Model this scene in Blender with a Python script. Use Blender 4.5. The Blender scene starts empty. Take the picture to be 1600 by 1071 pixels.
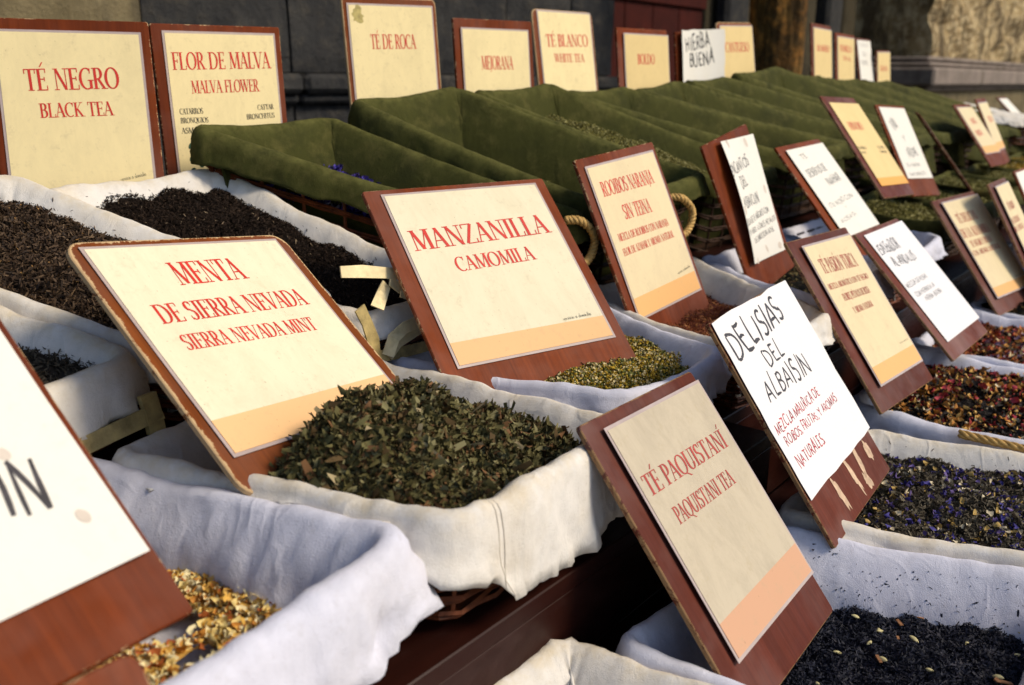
import bpy, math, random
import numpy as np
from mathutils import Vector, Matrix, noise

# ------------------------------------------------------------------ camera, light, exposure
EYE = 1.45                                   # camera height above the ground
YAW = math.radians(51.7357)                  # direction in which the rows of the stall recede
ROWV = Vector((math.cos(YAW), math.sin(YAW), 0))       # along the rows
OUTV = Vector((math.sin(YAW), -math.cos(YAW), 0))      # from the wall towards the customers
sc = bpy.context.scene
C = sc.collection
cam = bpy.data.cameras.new('camera'); cam.sensor_width = 36.0; cam.sensor_fit = 'HORIZONTAL'
cam.lens = 1450.0 / 1600.0 * 36.0; cam.clip_start = .02; cam.clip_end = 400
camo = bpy.data.objects.new('camera', cam); C.objects.link(camo); sc.camera = camo
# rows: right, down, forward
E_R = ((0.99994732, 0.00283754, 0.00986431), (0.01026432, -0.27643205, -0.96097865), (0.0, 0.96102928, -0.27644661))
right = Vector(E_R[0]); down = Vector(E_R[1]); fwd = Vector(E_R[2])
m = Matrix((( right.x, -down.x, -fwd.x, 0), (right.y, -down.y, -fwd.y, 0), (right.z, -down.z, -fwd.z, EYE), (0, 0, 0, 1)))
camo.matrix_world = m
cam.dof.use_dof = True; cam.dof.focus_distance = 1.2; cam.dof.aperture_fstop = 5.4
SUN_EL, SUN_AZ = math.radians(42), math.radians(-13)      # azimuth measured from +X towards +Y
sd = Vector((math.cos(SUN_EL) * math.cos(SUN_AZ), math.cos(SUN_EL) * math.sin(SUN_AZ), math.sin(SUN_EL)))
w = bpy.data.worlds.new('World'); sc.world = w; w.use_nodes = True
nt = w.node_tree; nt.nodes.clear()
sky = nt.nodes.new('ShaderNodeTexSky'); sky.sky_type = 'NISHITA'; sky.sun_disc = False
sky.sun_elevation = SUN_EL; sky.sun_rotation = math.pi / 2 - SUN_AZ; sky.air_density = 1.0; sky.dust_density = 1.5; sky.ozone_density = 1.2
bg = nt.nodes.new('ShaderNodeBackground'); bg.inputs[1].default_value = .066
wo = nt.nodes.new('ShaderNodeOutputWorld'); nt.links.new(sky.outputs[0], bg.inputs[0]); nt.links.new(bg.outputs[0], wo.inputs[0])
sun = bpy.data.lights.new('sun', 'SUN'); sun.energy = 1.4; sun.angle = math.radians(18); sun.color = (1, .87, .66)
suno = bpy.data.objects.new('sun', sun); C.objects.link(suno); suno.rotation_euler = (-sd).to_track_quat('-Z', 'Y').to_euler()
sc.view_settings.view_transform = 'Standard'; sc.view_settings.look = 'None'; sc.view_settings.gamma = 1.0
sc.view_settings.exposure = 1.2
try: sc.view_settings.use_curve_mapping = False
except Exception: pass

random.seed(4); rng = np.random.default_rng(11)
def wp(a, b, z): return ROWV * a + OUTV * b + Vector((0, 0, z + EYE))     # row coordinates (z counted from the eye) -> world

# ------------------------------------------------------------------ object helpers
def tag(o, label=None, cat=None, group=None, kind=None):
    if label: o['label'] = label
    if cat: o['category'] = cat
    if group: o['group'] = group
    if kind: o['kind'] = kind
    return o
def mesh(name, verts, faces, mats, parent=None, smooth=False, mi=None):
    me = bpy.data.meshes.new(name); me.from_pydata([tuple(v) for v in verts], [], faces); me.update()
    for mt in (mats if isinstance(mats, (list, tuple)) else [mats]): me.materials.append(mt)
    if mi is not None: me.polygons.foreach_set('material_index', np.asarray(mi, dtype=np.int32))
    if smooth: me.polygons.foreach_set('use_smooth', [True] * len(me.polygons))
    o = bpy.data.objects.new(name, me); C.objects.link(o)
    if parent: o.parent = parent
    return o
def empty(name, loc=(0, 0, 0), rot=None):
    o = bpy.data.objects.new(name, None); C.objects.link(o); o.empty_display_size = .05
    if rot is not None:
        mm = rot.to_4x4(); mm.translation = loc; o.matrix_world = mm
    else: o.location = loc
    return o
ROWROT = Matrix(((ROWV.x, -OUTV.x, 0), (ROWV.y, -OUTV.y, 0), (0, 0, 1)))   # local x = along row, local y = towards the wall
def bevel_box(x0, x1, y0, y1, z0, z1, r=.003):
    v = []; f = []
    X = (x0, x1); Y = (y0, y1); Z = (z0, z1); idx = {}
    for i in (0, 1):
        for j in (0, 1):
            for k in (0, 1):
                sx, sy, sz = (1, -1)[i], (1, -1)[j], (1, -1)[k]
                for ax in range(3):
                    p = [X[i] + sx * r, Y[j] + sy * r, Z[k] + sz * r]
                    p[ax] = (X[i], Y[j], Z[k])[ax]
                    idx[i, j, k, ax] = len(v); v.append(tuple(p))
    def q(*a): f.append([idx[t] for t in a])
    q((0,0,0,0),(0,0,1,0),(0,1,1,0),(0,1,0,0)); q((1,0,0,0),(1,1,0,0),(1,1,1,0),(1,0,1,0))
    q((0,0,0,1),(1,0,0,1),(1,0,1,1),(0,0,1,1)); q((0,1,0,1),(0,1,1,1),(1,1,1,1),(1,1,0,1))
    q((0,0,0,2),(0,1,0,2),(1,1,0,2),(1,0,0,2)); q((0,0,1,2),(1,0,1,2),(1,1,1,2),(0,1,1,2))
    for i in (0, 1):
        for j in (0, 1): q((i,j,0,0),(i,j,1,0),(i,j,1,1),(i,j,0,1))
    for i in (0, 1):
        for k in (0, 1): q((i,0,k,0),(i,1,k,0),(i,1,k,2),(i,0,k,2))
    for j in (0, 1):
        for k in (0, 1): q((0,j,k,1),(1,j,k,1),(1,j,k,2),(0,j,k,2))
    for i in (0, 1):
        for j in (0, 1):
            for k in (0, 1): q((i,j,k,0),(i,j,k,1),(i,j,k,2))
    return v, f
def fix_normals(o):
    import bmesh
    bm = bmesh.new(); bm.from_mesh(o.data); bmesh.ops.recalc_face_normals(bm, faces=bm.faces); bm.to_mesh(o.data); bm.free(); return o
def boxo(name, b, mat, parent=None, r=.003): return fix_normals(mesh(name, *bevel_box(*b, r), mat, parent))
def tube(path, rad, n=6, V=None, F=None, cap=True):
    V = [] if V is None else V; F = [] if F is None else F; base = len(V); P = [Vector(p) for p in path]
    for i, p in enumerate(P):
        t = (P[min(i + 1, len(P) - 1)] - P[max(i - 1, 0)]).normalized()
        u = t.cross(Vector((0, 0, 1))); u = u.normalized() if u.length > 1e-4 else Vector((1, 0, 0)); s = t.cross(u)
        r = rad[i] if isinstance(rad, (list, tuple)) else rad
        for k in range(n):
            a = 2 * math.pi * k / n; V.append(p + u * (r * math.cos(a)) + s * (r * math.sin(a)))
    for i in range(len(P) - 1):
        for k in range(n):
            F.append([base + i * n + k, base + i * n + (k + 1) % n, base + (i + 1) * n + (k + 1) % n, base + (i + 1) * n + k])
    if cap: F.append([base + k for k in range(n)][::-1]); F.append([base + (len(P) - 1) * n + k for k in range(n)])
    return V, F

# ------------------------------------------------------------------ material helpers
class NB:
    def __init__(s, name, rough=.7, spec=.3):
        s.m = bpy.data.materials.new(name); s.m.use_nodes = True; s.t = s.m.node_tree; s.b = s.t.nodes['Principled BSDF']
        s.b.inputs['Roughness'].default_value = rough; s.b.inputs['Specular IOR Level'].default_value = spec
        s.tc = s.t.nodes.new('ShaderNodeTexCoord'); s.obj = s.tc.outputs['Object']
        oi = s.t.nodes.new('ShaderNodeObjectInfo'); mu = s.t.nodes.new('ShaderNodeVectorMath'); mu.operation = 'MULTIPLY_ADD'
        mu.inputs[0].default_value = (7.3, 4.1, 9.7); s.t.links.new(oi.outputs['Random'], mu.inputs[1]); s.t.links.new(s.obj, mu.inputs[2]); s.src = mu.outputs[0]
    def l(s, a, b): s.t.links.new(a, b)
    def mapping(s, scale):
        n = s.t.nodes.new('ShaderNodeMapping'); n.inputs['Scale'].default_value = scale; s.l(s.src, n.inputs[0]); return n.outputs[0]
    def noise(s, scale, detail=4, rough=.55, vec=None, dist=0):
        n = s.t.nodes.new('ShaderNodeTexNoise'); n.inputs['Scale'].default_value = scale; n.inputs['Detail'].default_value = detail
        n.inputs['Roughness'].default_value = rough; n.inputs['Distortion'].default_value = dist; s.l(vec or s.src, n.inputs['Vector']); return n.outputs['Fac']
    def ramp(s, fac, stops, interp='LINEAR'):
        n = s.t.nodes.new('ShaderNodeValToRGB'); e = n.color_ramp.elements; n.color_ramp.interpolation = interp
        while len(e) < len(stops): e.new(.5)
        for i, (p, c) in enumerate(stops): e[i].position = p; e[i].color = (*c, 1) if len(c) == 3 else c
        s.l(fac, n.inputs[0]); return n.outputs[0]
    def mix(s, fac, a, b, mode='MIX'):
        n = s.t.nodes.new('ShaderNodeMix'); n.data_type = 'RGBA'; n.blend_type = mode
        for x, i in ((fac, 0), (a, 6), (b, 7)):
            if hasattr(x, 'links'): s.l(x, n.inputs[i])
            else: n.inputs[i].default_value = (*x, 1) if isinstance(x, tuple) else x
        return n.outputs[2]
    def math(s, op, a, b=0., clamp=False):
        n = s.t.nodes.new('ShaderNodeMath'); n.operation = op; n.use_clamp = clamp
        for x, i in ((a, 0), (b, 1)):
            if hasattr(x, 'links'): s.l(x, n.inputs[i])
            else: n.inputs[i].default_value = x
        return n.outputs[0]
    def attr(s, name):
        n = s.t.nodes.new('ShaderNodeAttribute'); n.attribute_name = name; return n.outputs['Fac']
    def sep(s):
        n = s.t.nodes.new('ShaderNodeSeparateXYZ'); s.l(s.obj, n.inputs[0]); return n.outputs
    def color(s, c):
        if hasattr(c, 'links'): s.l(c, s.b.inputs['Base Color'])
        else: s.b.inputs['Base Color'].default_value = (*c, 1)
    def rough(s, c): s.l(c, s.b.inputs['Roughness'])
    def bump(s, h, strength=.3, dist=.002):
        n = s.t.nodes.new('ShaderNodeBump'); n.inputs['Strength'].default_value = strength; n.inputs['Distance'].default_value = dist
        s.l(h, n.inputs['Height']); s.l(n.outputs[0], s.b.inputs['Normal'])

BL3 = (0, 0, 0); WH3 = (1, 1, 1)
def m_cloth(name, base, stain, dusty=None, amount=.5, worn_light=None):
    n = NB(name, .92, .12)
    big = n.noise(9, 5, .6); fine = n.noise(70, 4, .6); st = n.ramp(big, [(.48, BL3), (.75, (amount,) * 3)])
    c = n.mix(st, base, stain)
    if dusty: c = n.mix(n.ramp(n.noise(22, 6, .7), [(.5, BL3), (.8, (.7,) * 3)]), c, dusty)
    c = n.mix(n.ramp(n.noise(48, 6, .8), [(.56, BL3), (.74, (.30,) * 3)]), c, tuple(x * .62 for x in stain))
    if worn_light: c = n.mix(n.math('MULTIPLY', n.attr('rim'), n.ramp(n.noise(40, 4, .7), [(.35, (.0,) * 3), (.7, (.8,) * 3)])), c, worn_light)
    c = n.mix(.35, c, n.mix(n.ramp(fine, [(.3, (.75,) * 3), (.7, (1.05,) * 3)]), (0, 0, 0), c))
    n.color(c)
    wv = n.math('ADD', n.noise(1100, 1, .5, n.mapping((1, 1, .15))), n.noise(1100, 1, .5, n.mapping((.15, 1, 1))))
    cr = n.noise(30, 6, .62, n.mapping((1, 1, .5)), 1.6)
    ln = n.ramp(n.math('ABSOLUTE', n.math('SUBTRACT', n.noise(13, 2, .5, n.mapping((1, 1, .45)), .5), .5)), [(0, WH3), (.045, BL3)]); mk = n.ramp(n.noise(7, 2), [(.45, BL3), (.6, WH3)])
    cr = n.math('ADD', cr, n.math('MULTIPLY', n.math('MULTIPLY', ln, mk), .55))
    h = n.math('ADD', n.math('MULTIPLY', wv, .12), n.math('ADD', n.math('MULTIPLY', cr, .38), n.math('MULTIPLY', n.noise(9, 2, .4), .9))); n.bump(h, .5, .007)
    return n.m
def m_board(name, dark, light, chip, grey=0., raw=(.50, .34, .18), th=.34):
    # stained plywood; x,z of the board mesh run across / up the sign. attribute 'edge' = distance to the rim (m)
    n = NB(name, .6, .12)
    g = n.noise(9, 6, .65, n.mapping((1, 1, .12)), 1.5); g2 = n.noise(160, 3, .6, n.mapping((1, 1, .05)))
    c = n.mix(n.ramp(g, [(.3, BL3), (.7, WH3)]), dark, light)
    c = n.mix(n.ramp(g2, [(.35, (.35,) * 3), (.65, BL3)]), c, tuple(x * .45 for x in dark))
    c = n.mix(n.ramp(n.noise(6, 4, .6), [(.45, BL3), (.8, (.25 + grey,) * 3)]), c, (.32, .22, .2))
    ed = n.attr('edge'); t = n.math('MULTIPLY', n.noise(48, 8, .85, dist=.8), chip)
    orr = n.t.nodes.new('ShaderNodeObjectInfo').outputs['Random']; c = n.mix(n.math('MULTIPLY', orr, .38), c, tuple(x * .35 for x in dark))
    worn_light = n.math('LESS_THAN', ed, n.math('SUBTRACT', t, chip * th))
    c = n.mix(worn_light, c, raw); n.color(c)
    n.rough(n.ramp(n.noise(30, 3), [(.3, (.42,) * 3), (.7, (.68,) * 3)])); n.bump(n.math('ADD', g2, n.math('MULTIPLY', worn_light, -.6)), .25, .0012)
    return n.m
def m_print(name, base, band, zband, mott=.3, mcol=(.58, .5, .36)):
    n = NB(name, .6, .12); s = n.sep()
    v = n.noise(14, 9, .82, n.mapping((1, 1, .45)), dist=.4); f = n.noise(55, 5, .75)
    c = n.mix(n.ramp(v, [(.45, BL3), (.72, (mott,) * 3)]), base, mcol)
    if band:
        ba = n.t.nodes.new('ShaderNodeAttribute'); ba.attribute_type = 'OBJECT'; ba.attribute_name = 'band'
        c = n.mix(n.math('LESS_THAN', s[2], ba.outputs['Fac']), c, band)
    c = n.mix(n.ramp(f, [(.56, BL3), (.78, (mott * .75,) * 3)]), c, (.4, .32, .2))
    spk = n.noise(230, 2, .5); c = n.mix(n.ramp(spk, [(.70, BL3), (.76, (.35 * min(1, mott * 2),) * 3)]), c, (.2, .15, .08))
    n.color(c); n.rough(n.ramp(v, [(.3, (.55,) * 3), (.7, (.7,) * 3)])); return n.m
def m_simple(name, col, rough=.6, spec=.3, var=.25, scale=30, bump=0., bs=60):
    n = NB(name, rough, spec)
    c = n.mix(n.ramp(n.noise(scale, 5, .6), [(.3, BL3), (.7, WH3)]), tuple(x * (1 - var) for x in col), tuple(min(1, x * (1 + var)) for x in col)); n.color(c)
    if bump: n.bump(n.noise(bs, 5, .65), bump, .004)
    return n.m
def m_flake(name, stops, rough=.8, spec=.2, interp='CONSTANT'):
    n = NB(name, rough, spec); n.color(n.ramp(n.attr('tone'), stops, interp)); return n.m
TEXT = {
'NEGRO': [('TÉ NEGRO', -0.0706, 0.0543, 0.0679, 0.0588, 0.0338, 'P'), ('BLACK TEA', -0.0532, 0.0122, 0.0535, 0.0155, 0.0225, 'P'), ('servicio a domicilio', 0.0537, -0.0913, 0.0936, -0.0832, 0.0072, 's')],
'MALVA': [('FLOR DE MALVA', -0.096, 0.0873, 0.0926, 0.0897, 0.0286, 'P'), ('MALVA FLOWER', -0.0666, 0.0478, 0.0649, 0.0492, 0.0214, 'P'), ('CATARROS', -0.0932, 0.0136, -0.0498, 0.0136, 0.0096, 'K'), ('BRONQUIOS', -0.0934, -0.0014, -0.0414, -0.0019, 0.0091, 'K'), ('ASMA', -0.0938, -0.0187, -0.0641, -0.0191, 0.0097, 'K'), ('CATTAR', 0.058, 0.0164, 0.0915, 0.0171, 0.0091, 'K'), ('BRONCHITUS', 0.034, 0.0002, 0.0919, 0.0014, 0.0091, 'K')],
'ROCA': [('TÉ DE ROCA', -0.0588, 0.0654, 0.0552, 0.0662, 0.029, 'P')],
'MEJO': [('MEJORANA', -0.0522, 0.0598, 0.0501, 0.06, 0.0304, 'P')],
'BLAN': [('TÉ BLANCO', -0.0841, 0.0652, 0.0868, 0.0683, 0.0309, 'P'), ('WHITE TEA', -0.0573, 0.0272, 0.0642, 0.028, 0.0209, 'P')],
'BOLDO': [('BOLDO', -0.0491, 0.0668, 0.0341, 0.0677, 0.0289, 'P')],
'HIER': [('HIERBA', -0.1048, 0.096, 0.0422, 0.1194, 0.0449, 'H'), ('BUENA', -0.0673, 0.0541, 0.0634, 0.0652, 0.0445, 'H')],
'CANT': [('CANTUESO', -0.0826, 0.0692, 0.0749, 0.0688, 0.0312, 'P')],
'FA1': [('ROMERO', -0.071, 0.0676, 0.0765, 0.0686, 0.0246, 'P')],
'FA2': [('TOMILLO', -0.0857, 0.0963, 0.0716, 0.0945, 0.026, 'P'), ('TEA', -0.0468, 0.0611, 0.0532, 0.059, 0.0158, 'P')],
'FA3': [('TE ROJO', -0.0785, 0.1385, 0.0635, 0.1391, 0.0141, 'h'), ('CON', -0.0532, 0.0967, 0.0172, 0.0949, 0.0168, 'h'), ('FLORES', -0.076, 0.0595, 0.0248, 0.0576, 0.02, 'h')],
'FA4': [('SALVIA', -0.0677, 0.0688, 0.0535, 0.0644, 0.0231, 'P')],
'MENTA': [('MENTA', -0.0562, 0.077, 0.0461, 0.0777, 0.0335, 'P'), ('DE SIERRA NEVADA', -0.114, 0.0282, 0.1115, 0.0275, 0.0261, 'P'), ('SIERRA NEVADA MINT', -0.108, -0.0093, 0.0943, -0.0123, 0.0206, 'P')],
'MANZ': [('MANZANILLA', -0.1229, 0.0436, 0.1168, 0.0491, 0.035, 'P'), ('CAMOMILA', -0.071, 0.0008, 0.0669, 0.0045, 0.0246, 'P'), ('servicio a domicilio', 0.0603, -0.1045, 0.1136, -0.1038, 0.0069, 's')],
'ROOI': [('ROOIBOS NARANJA', -0.0912, 0.0823, 0.0803, 0.0806, 0.0267, 'P'), ('SIN TEINA', -0.0517, 0.0333, 0.0391, 0.0308, 0.0266, 'P'), ('MEZCLA DE ROOIBOS CON NARANJA', -0.093, -0.0002, 0.0787, -0.0034, 0.0136, 'P'), ('FLOR DE AZAHAR Y AROMA NATURAL', -0.0935, -0.0269, 0.0833, -0.0274, 0.0133, 'P'), ('servicio a domicilio', 0.0507, -0.0954, 0.1006, -0.0919, 0.0058, 's')],
'PAQ': [('TÉ PAQUISTANÍ', -0.1189, 0.0514, 0.0971, 0.046, 0.0223, 'P'), ('PAQUISTANI TEA', -0.0921, 0.0086, 0.0659, 0.0067, 0.0201, 'P')],
'DEL': [('DELISIAS', -0.1312, 0.0698, 0.0751, 0.0815, 0.0424, 'H'), ('DEL', -0.0599, 0.0374, 0.0106, 0.0407, 0.0271, 'H'), ('ALBAISIN', -0.1089, 0.0009, 0.0642, -0.0049, 0.0305, 'H'), ('MEZCLA MAURICA DE', -0.1342, -0.04, 0.0448, -0.038, 0.0144, 'r'), ('ROIBOS, FRUTAS, Y AROMAS', -0.1257, -0.0592, 0.0895, -0.0636, 0.0121, 'r'), ('NATURALES,', -0.1254, -0.0914, -0.0179, -0.0922, 0.0159, 'r')],
'PAS': [('TÉ PASIÓN TURCA', -0.0859, 0.0828, 0.069, 0.0761, 0.0296, 'P'), ('MEZCLA AROMÁTICA CON TÉ NEGRO', -0.1, 0.0506, 0.0846, 0.0459, 0.0116, 'P'), ('FLORES, PÉTALOS DE ROSA', -0.0668, 0.0216, 0.0557, 0.0183, 0.0143, 'P'), ('Y AROMA NATURAL', -0.0547, -0.0071, 0.0368, -0.0081, 0.0124, 'P'), ('servicio a domicilio', 0.0523, -0.0951, 0.0985, -0.0953, 0.0038, 's')],
'ESP': [('ESPLENDOR', -0.1125, 0.0843, 0.0089, 0.0814, 0.0261, 'h'), ('AL-ANDALUS', -0.0903, 0.0474, 0.0417, 0.0434, 0.0222, 'h'), ('MEZCLA DE ROSAS', -0.1134, -0.0038, 0.0226, -0.003, 0.0111, 'k'), ('CON HIERBAS A LA', -0.1007, -0.0291, 0.0253, -0.0282, 0.0104, 'k'), ('HIERBA BUENA', -0.0711, -0.0463, 0.0373, -0.0468, 0.0105, 'k')],
'ALH': [('TÉ DELICIAS', -0.0835, 0.0773, 0.0309, 0.0769, 0.0272, 'P'), ('DE LA ALHAMBRA', -0.1026, 0.0343, 0.0552, 0.0315, 0.0267, 'P'), ('TÉ NEGRO Y ROSAS', -0.0862, 0.0037, 0.0356, 0.0042, 0.0183, 'P'), ('CON AROMA NATURAL', -0.1029, -0.0211, 0.0585, -0.021, 0.0148, 'P'), ('servicio a domicilio', 0.041, -0.1115, 0.0852, -0.1098, 0.0054, 's')],
'ALH2': [('TÉ ROJO', -0.0701, 0.0748, 0.0295, 0.0743, 0.0224, 'P'), ('NATURAL', -0.105, 0.0358, 0.0185, 0.0351, 0.018, 'P'), ('DE CANELA', -0.1216, 0.0127, 0.0268, 0.0119, 0.0163, 'P')],
'ENC': [('ENCANTOS', -0.0852, 0.059, 0.027, 0.074, 0.0239, 'h'), ('DEL', -0.0438, 0.0235, -0.0034, 0.0312, 0.0269, 'h'), ('ALBAICIN', -0.066, -0.0162, 0.0261, -0.0146, 0.0234, 'h'), ('MEZCLA DE TE NEGRO CON', -0.0933, -0.0565, 0.0567, -0.0422, 0.0128, 'k'), ('TE VERDE, FLORES, PETALOS', -0.0796, -0.0772, 0.0769, -0.0655, 0.0116, 'k'), ('DE EMOCION AZUL', -0.0542, -0.0985, 0.0566, -0.0879, 0.0119, 'k')],
'DES': [('TE', -0.0619, 0.1011, -0.0232, 0.1044, 0.0165, 'h'), ('DESIERTOS DE', -0.0841, 0.0463, 0.0334, 0.0564, 0.0225, 'h'), ('NAHAR', -0.0127, 0.0097, 0.0742, 0.0162, 0.0255, 'h'), ('(TE ROJO CON', -0.0864, -0.0513, 0.0736, -0.0392, 0.0127, 'k'), ('Y', -0.0119, -0.0644, 0.0027, -0.0629, 0.0066, 'k'), ('ROSAS)', -0.0851, -0.0999, 0.0273, -0.0901, 0.0102, 'k')],
'YEL': [('HINOJO', -0.0713, 0.0488, 0.0256, 0.0498, 0.0275, 'P'), ('GASES', -0.1029, -0.0191, -0.0485, -0.0202, 0.009, 'K'), ('TOS', -0.1048, -0.0349, -0.0688, -0.0357, 0.0067, 'K'), ('GAS', 0.039, -0.0195, 0.0876, -0.0204, 0.0094, 'K'), ('COUGH', 0.0368, -0.0358, 0.0853, -0.0369, 0.0093, 'K')],
'WHI': [('TE ROJO', -0.0434, 0.0477, -0.0091, 0.0633, 0.0364, 'h'), ('Y', -0.0088, 0.004, 0.0051, 0.0067, 0.0191, 'k'), ('FRUTAS', -0.0182, -0.0573, 0.0456, -0.0473, 0.0339, 'k'), ('TE Y FRUTAS', -0.0548, -0.0935, 0.029, -0.0891, 0.0118, 'k'), ('NATURALES', -0.0578, -0.1271, 0.0437, -0.1211, 0.0117, 'k')],
'FB1': [('ANIS', -0.0372, 0.0331, 0.0317, 0.0379, 0.0317, 'P'), ('VERDE', -0.0692, -0.0352, 0.0208, -0.0284, 0.0312, 'P')],
'FB2': [('TILA', -0.0296, 0.0197, 0.0692, 0.0215, 0.0314, 'P')],
'ZIN': [('IN', 0.039, -0.0716, 0.0693, -0.0766, 0.0281, 'H')],
}
SIGN = {
'NEGRO': ((-0.6999, 1.5277, -0.0841), (23.56, 13.77, -0.01), 0.208, 0.292, (-0.12, 0.121, 0.168, -0.23)),
'MALVA': ((-0.5127, 1.7130, -0.0824), (45.56, 2.19, 0.78), 0.208, 0.294, (-0.127, 0.12, 0.162, -0.23)),
'ROCA': ((-0.2501, 2.0449, -0.0142), (41.80, 4.28, 1.35), 0.208, 0.301, (-0.118, 0.118, 0.168, -0.23)),
'MEJO': ((-0.0391, 2.3096, -0.0463), (43.93, 4.66, 0.53), 0.210, 0.298, (-0.128, 0.125, 0.173, -0.22)),
'BLAN': ((0.1444, 2.5529, 0.0080), (46.98, 8.97, 0.56), 0.209, 0.304, (-0.126, 0.118, 0.158, -0.23)),
'BOLDO': ((0.3966, 2.8692, -0.0313), (45.51, 6.78, 0.25), 0.210, 0.299, (-0.135, 0.108, 0.168, -0.22)),
'HIER': ((0.6031, 3.1152, -0.0129), (41.28, 4.46, 2.99), 0.217, 0.319, (-0.124, 0.107, 0.155, -0.23)),
'CANT': ((0.7737, 3.3389, 0.0175), (46.77, 8.28, 2.28), 0.210, 0.305, (-0.124, 0.108, 0.166, -0.2)),
'FA1': ((1.2509, 3.9330, 0.0379), (53.78, 6.96, -0.90), 0.210, 0.307, (-0.13, 0.105, 0.172, -0.22)),
'FA2': ((1.4279, 4.1665, 0.0165), (52.88, 7.29, -0.81), 0.210, 0.305, (-0.13, 0.118, 0.169, -0.22)),
'FA3': ((1.6175, 4.4367, 0.0060), (54.38, 11.87, 0.31), 0.209, 0.332, (-0.12, 0.107, 0.175, -0.22)),
'FA4': ((1.7598, 4.5963, -0.0285), (54.20, 6.54, 1.24), 0.210, 0.300, (-0.114, 0.106, 0.16, -0.22)),
'MENTA': ((-0.2865, 1.0045, -0.2803), (69.86, 49.72, -10.15), 0.284, 0.273, (-0.16, 0.165, 0.15, -0.19)),
'MANZ': ((-0.0188, 1.3329, -0.2699), (34.60, 44.93, 0.57), 0.267, 0.285, (-0.163, 0.157, 0.156, -0.209)),
'ROOI': ((0.2413, 1.6826, -0.2718), (50.07, 23.40, 4.50), 0.223, 0.275, (-0.134, 0.128, 0.157, -0.21)),
'ENC': ((0.5401, 2.1232, -0.2635), (47.55, 19.84, 4.67), 0.163, 0.280, (-0.125, 0.092, 0.157, -0.2)),
'DES': ((0.8491, 2.4919, -0.2828), (46.19, 40.72, 3.58), 0.221, 0.275, (-0.143, 0.117, 0.155, -0.2)),
'YEL': ((1.0617, 2.8360, -0.1855), (49.19, 39.31, -2.46), 0.211, 0.295, (-0.135, 0.105, 0.172, -0.187)),
'WHI': ((1.3477, 3.2642, -0.2096), (38.75, 32.41, -2.93), 0.158, 0.271, (-0.093, 0.087, 0.146, -0.2)),
'FB1': ((2.2502, 4.6138, -0.2316), (45.92, 37.66, 0.16), 0.202, 0.258, (-0.126, 0.108, 0.15, -0.2)),
'FB2': ((2.4011, 4.7954, -0.2202), (52.92, 27.32, 1.04), 0.208, 0.247, (-0.12, 0.108, 0.15, -0.2)),
'ZIN': ((-0.4205, 0.5900, -0.2458), (56.89, 48.85, -0.41), 0.212, 0.297, (-0.12, 0.1135, 0.16, -0.203)),
'PAQ': ((0.2314, 0.9687, -0.4727), (57.13, 38.77, -3.00), 0.235, 0.265, (-0.152, 0.127, 0.151, -0.188)),
'DEL': ((0.4005, 1.2456, -0.4095), (54.63, 35.27, 1.79), 0.288, 0.260, (-0.146, 0.138, 0.13, -0.198)),
'PAS': ((0.6677, 1.7254, -0.4181), (49.62, 36.93, -0.71), 0.218, 0.283, (-0.151, 0.127, 0.162, -0.187)),
'ESP': ((0.8939, 1.9860, -0.4160), (49.35, 44.17, 1.73), 0.242, 0.277, (-0.153, 0.113, 0.149, -0.175)),
'ALH': ((1.2997, 2.5332, -0.4362), (39.23, 37.36, 2.83), 0.211, 0.288, (-0.14, 0.112, 0.161, -0.19)),
'ALH2': ((1.4517, 2.6360, -0.4178), (54.85, 30.14, -0.73), 0.210, 0.296, (-0.15, 0.126, 0.166, -0.2)),
'FC2': ((1.6312, 2.8698, -0.4006), (51.91, 28.48, 0.05), 0.210, 0.302, (-0.13, 0.12, 0.165, -0.2)),
}
# ------------------------------------------------------------------ materials
M = {}
M['cloth'] = m_cloth('white_cotton', (.70, .665, .62), (.54, .44, .29), amount=.42, worn_light=(.60, .50, .34))
M['cloth_shade'] = m_cloth('white_cotton_shade', (.62, .62, .71), (.50, .45, .40), amount=.3)  # second white cotton with the blue of the shade put into its colour
M['green'] = m_cloth('green_cotton', (.046, .047, .011), (.017, .020, .007), dusty=(.125, .108, .034), amount=.75, worn_light=(.130, .125, .036))  # lighter crest: fading and the rim highlight painted into the green
M['board'] = m_board('stained_board', (.125, .021, .0035), (.25, .048, .007), .004, th=.55)
M['board_worn'] = m_board('worn_board', (.14, .032, .005), (.27, .070, .010), .024, th=.42)
M['board_edge'] = m_board('edge_worn_board', (.17, .040, .007), (.26, .060, .011), .009)
M['board_dull'] = m_board('dull_board', (.095, .020, .011), (.17, .036, .018), .004, .30, (.26, .15, .07), .46)
M['laminate'] = m_simple('laminate_margin', (.42, .33, .30), .25, .5, .1)
CREAM = (.74, .67, .48); BAND = (.76, .47, .23)
M['print'] = m_print('printed_card', CREAM, BAND, -.107, .5, (.56, .49, .33))
M['print_top'] = m_print('printed_card_plain', (.82, .68, .37), (.80, .50, .24), -.118, .5, (.60, .50, .28))
M['print_old'] = m_print('printed_card_grimy', (.50, .43, .32), (.56, .32, .20), -.096, .7, (.34, .29, .22))
M['print_mid'] = m_print('printed_card_dim', (.70, .58, .36), (.74, .42, .17), -.100, .45, (.52, .42, .28))
M['print_yel'] = m_print('printed_card_yellow', (.72, .55, .26), (.76, .38, .10), -.112, .35, (.55, .42, .2))
M['paper'] = m_print('white_paper', (.76, .73, .66), None, 0, .18, (.72, .62, .42))
M['paper_cool'] = m_print('white_paper_clean', (.74, .72, .72), None, 0, .08, (.7, .68, .62))
M['red'] = m_simple('red_ink', (.56, .030, .018), .5, .3, .12)
M['red_dull'] = m_simple('dull_red_ink', (.36, .045, .035), .6, .3, .2)
M['black'] = m_simple('black_ink', (.02, .018, .018), .6, .3, .3)
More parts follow.
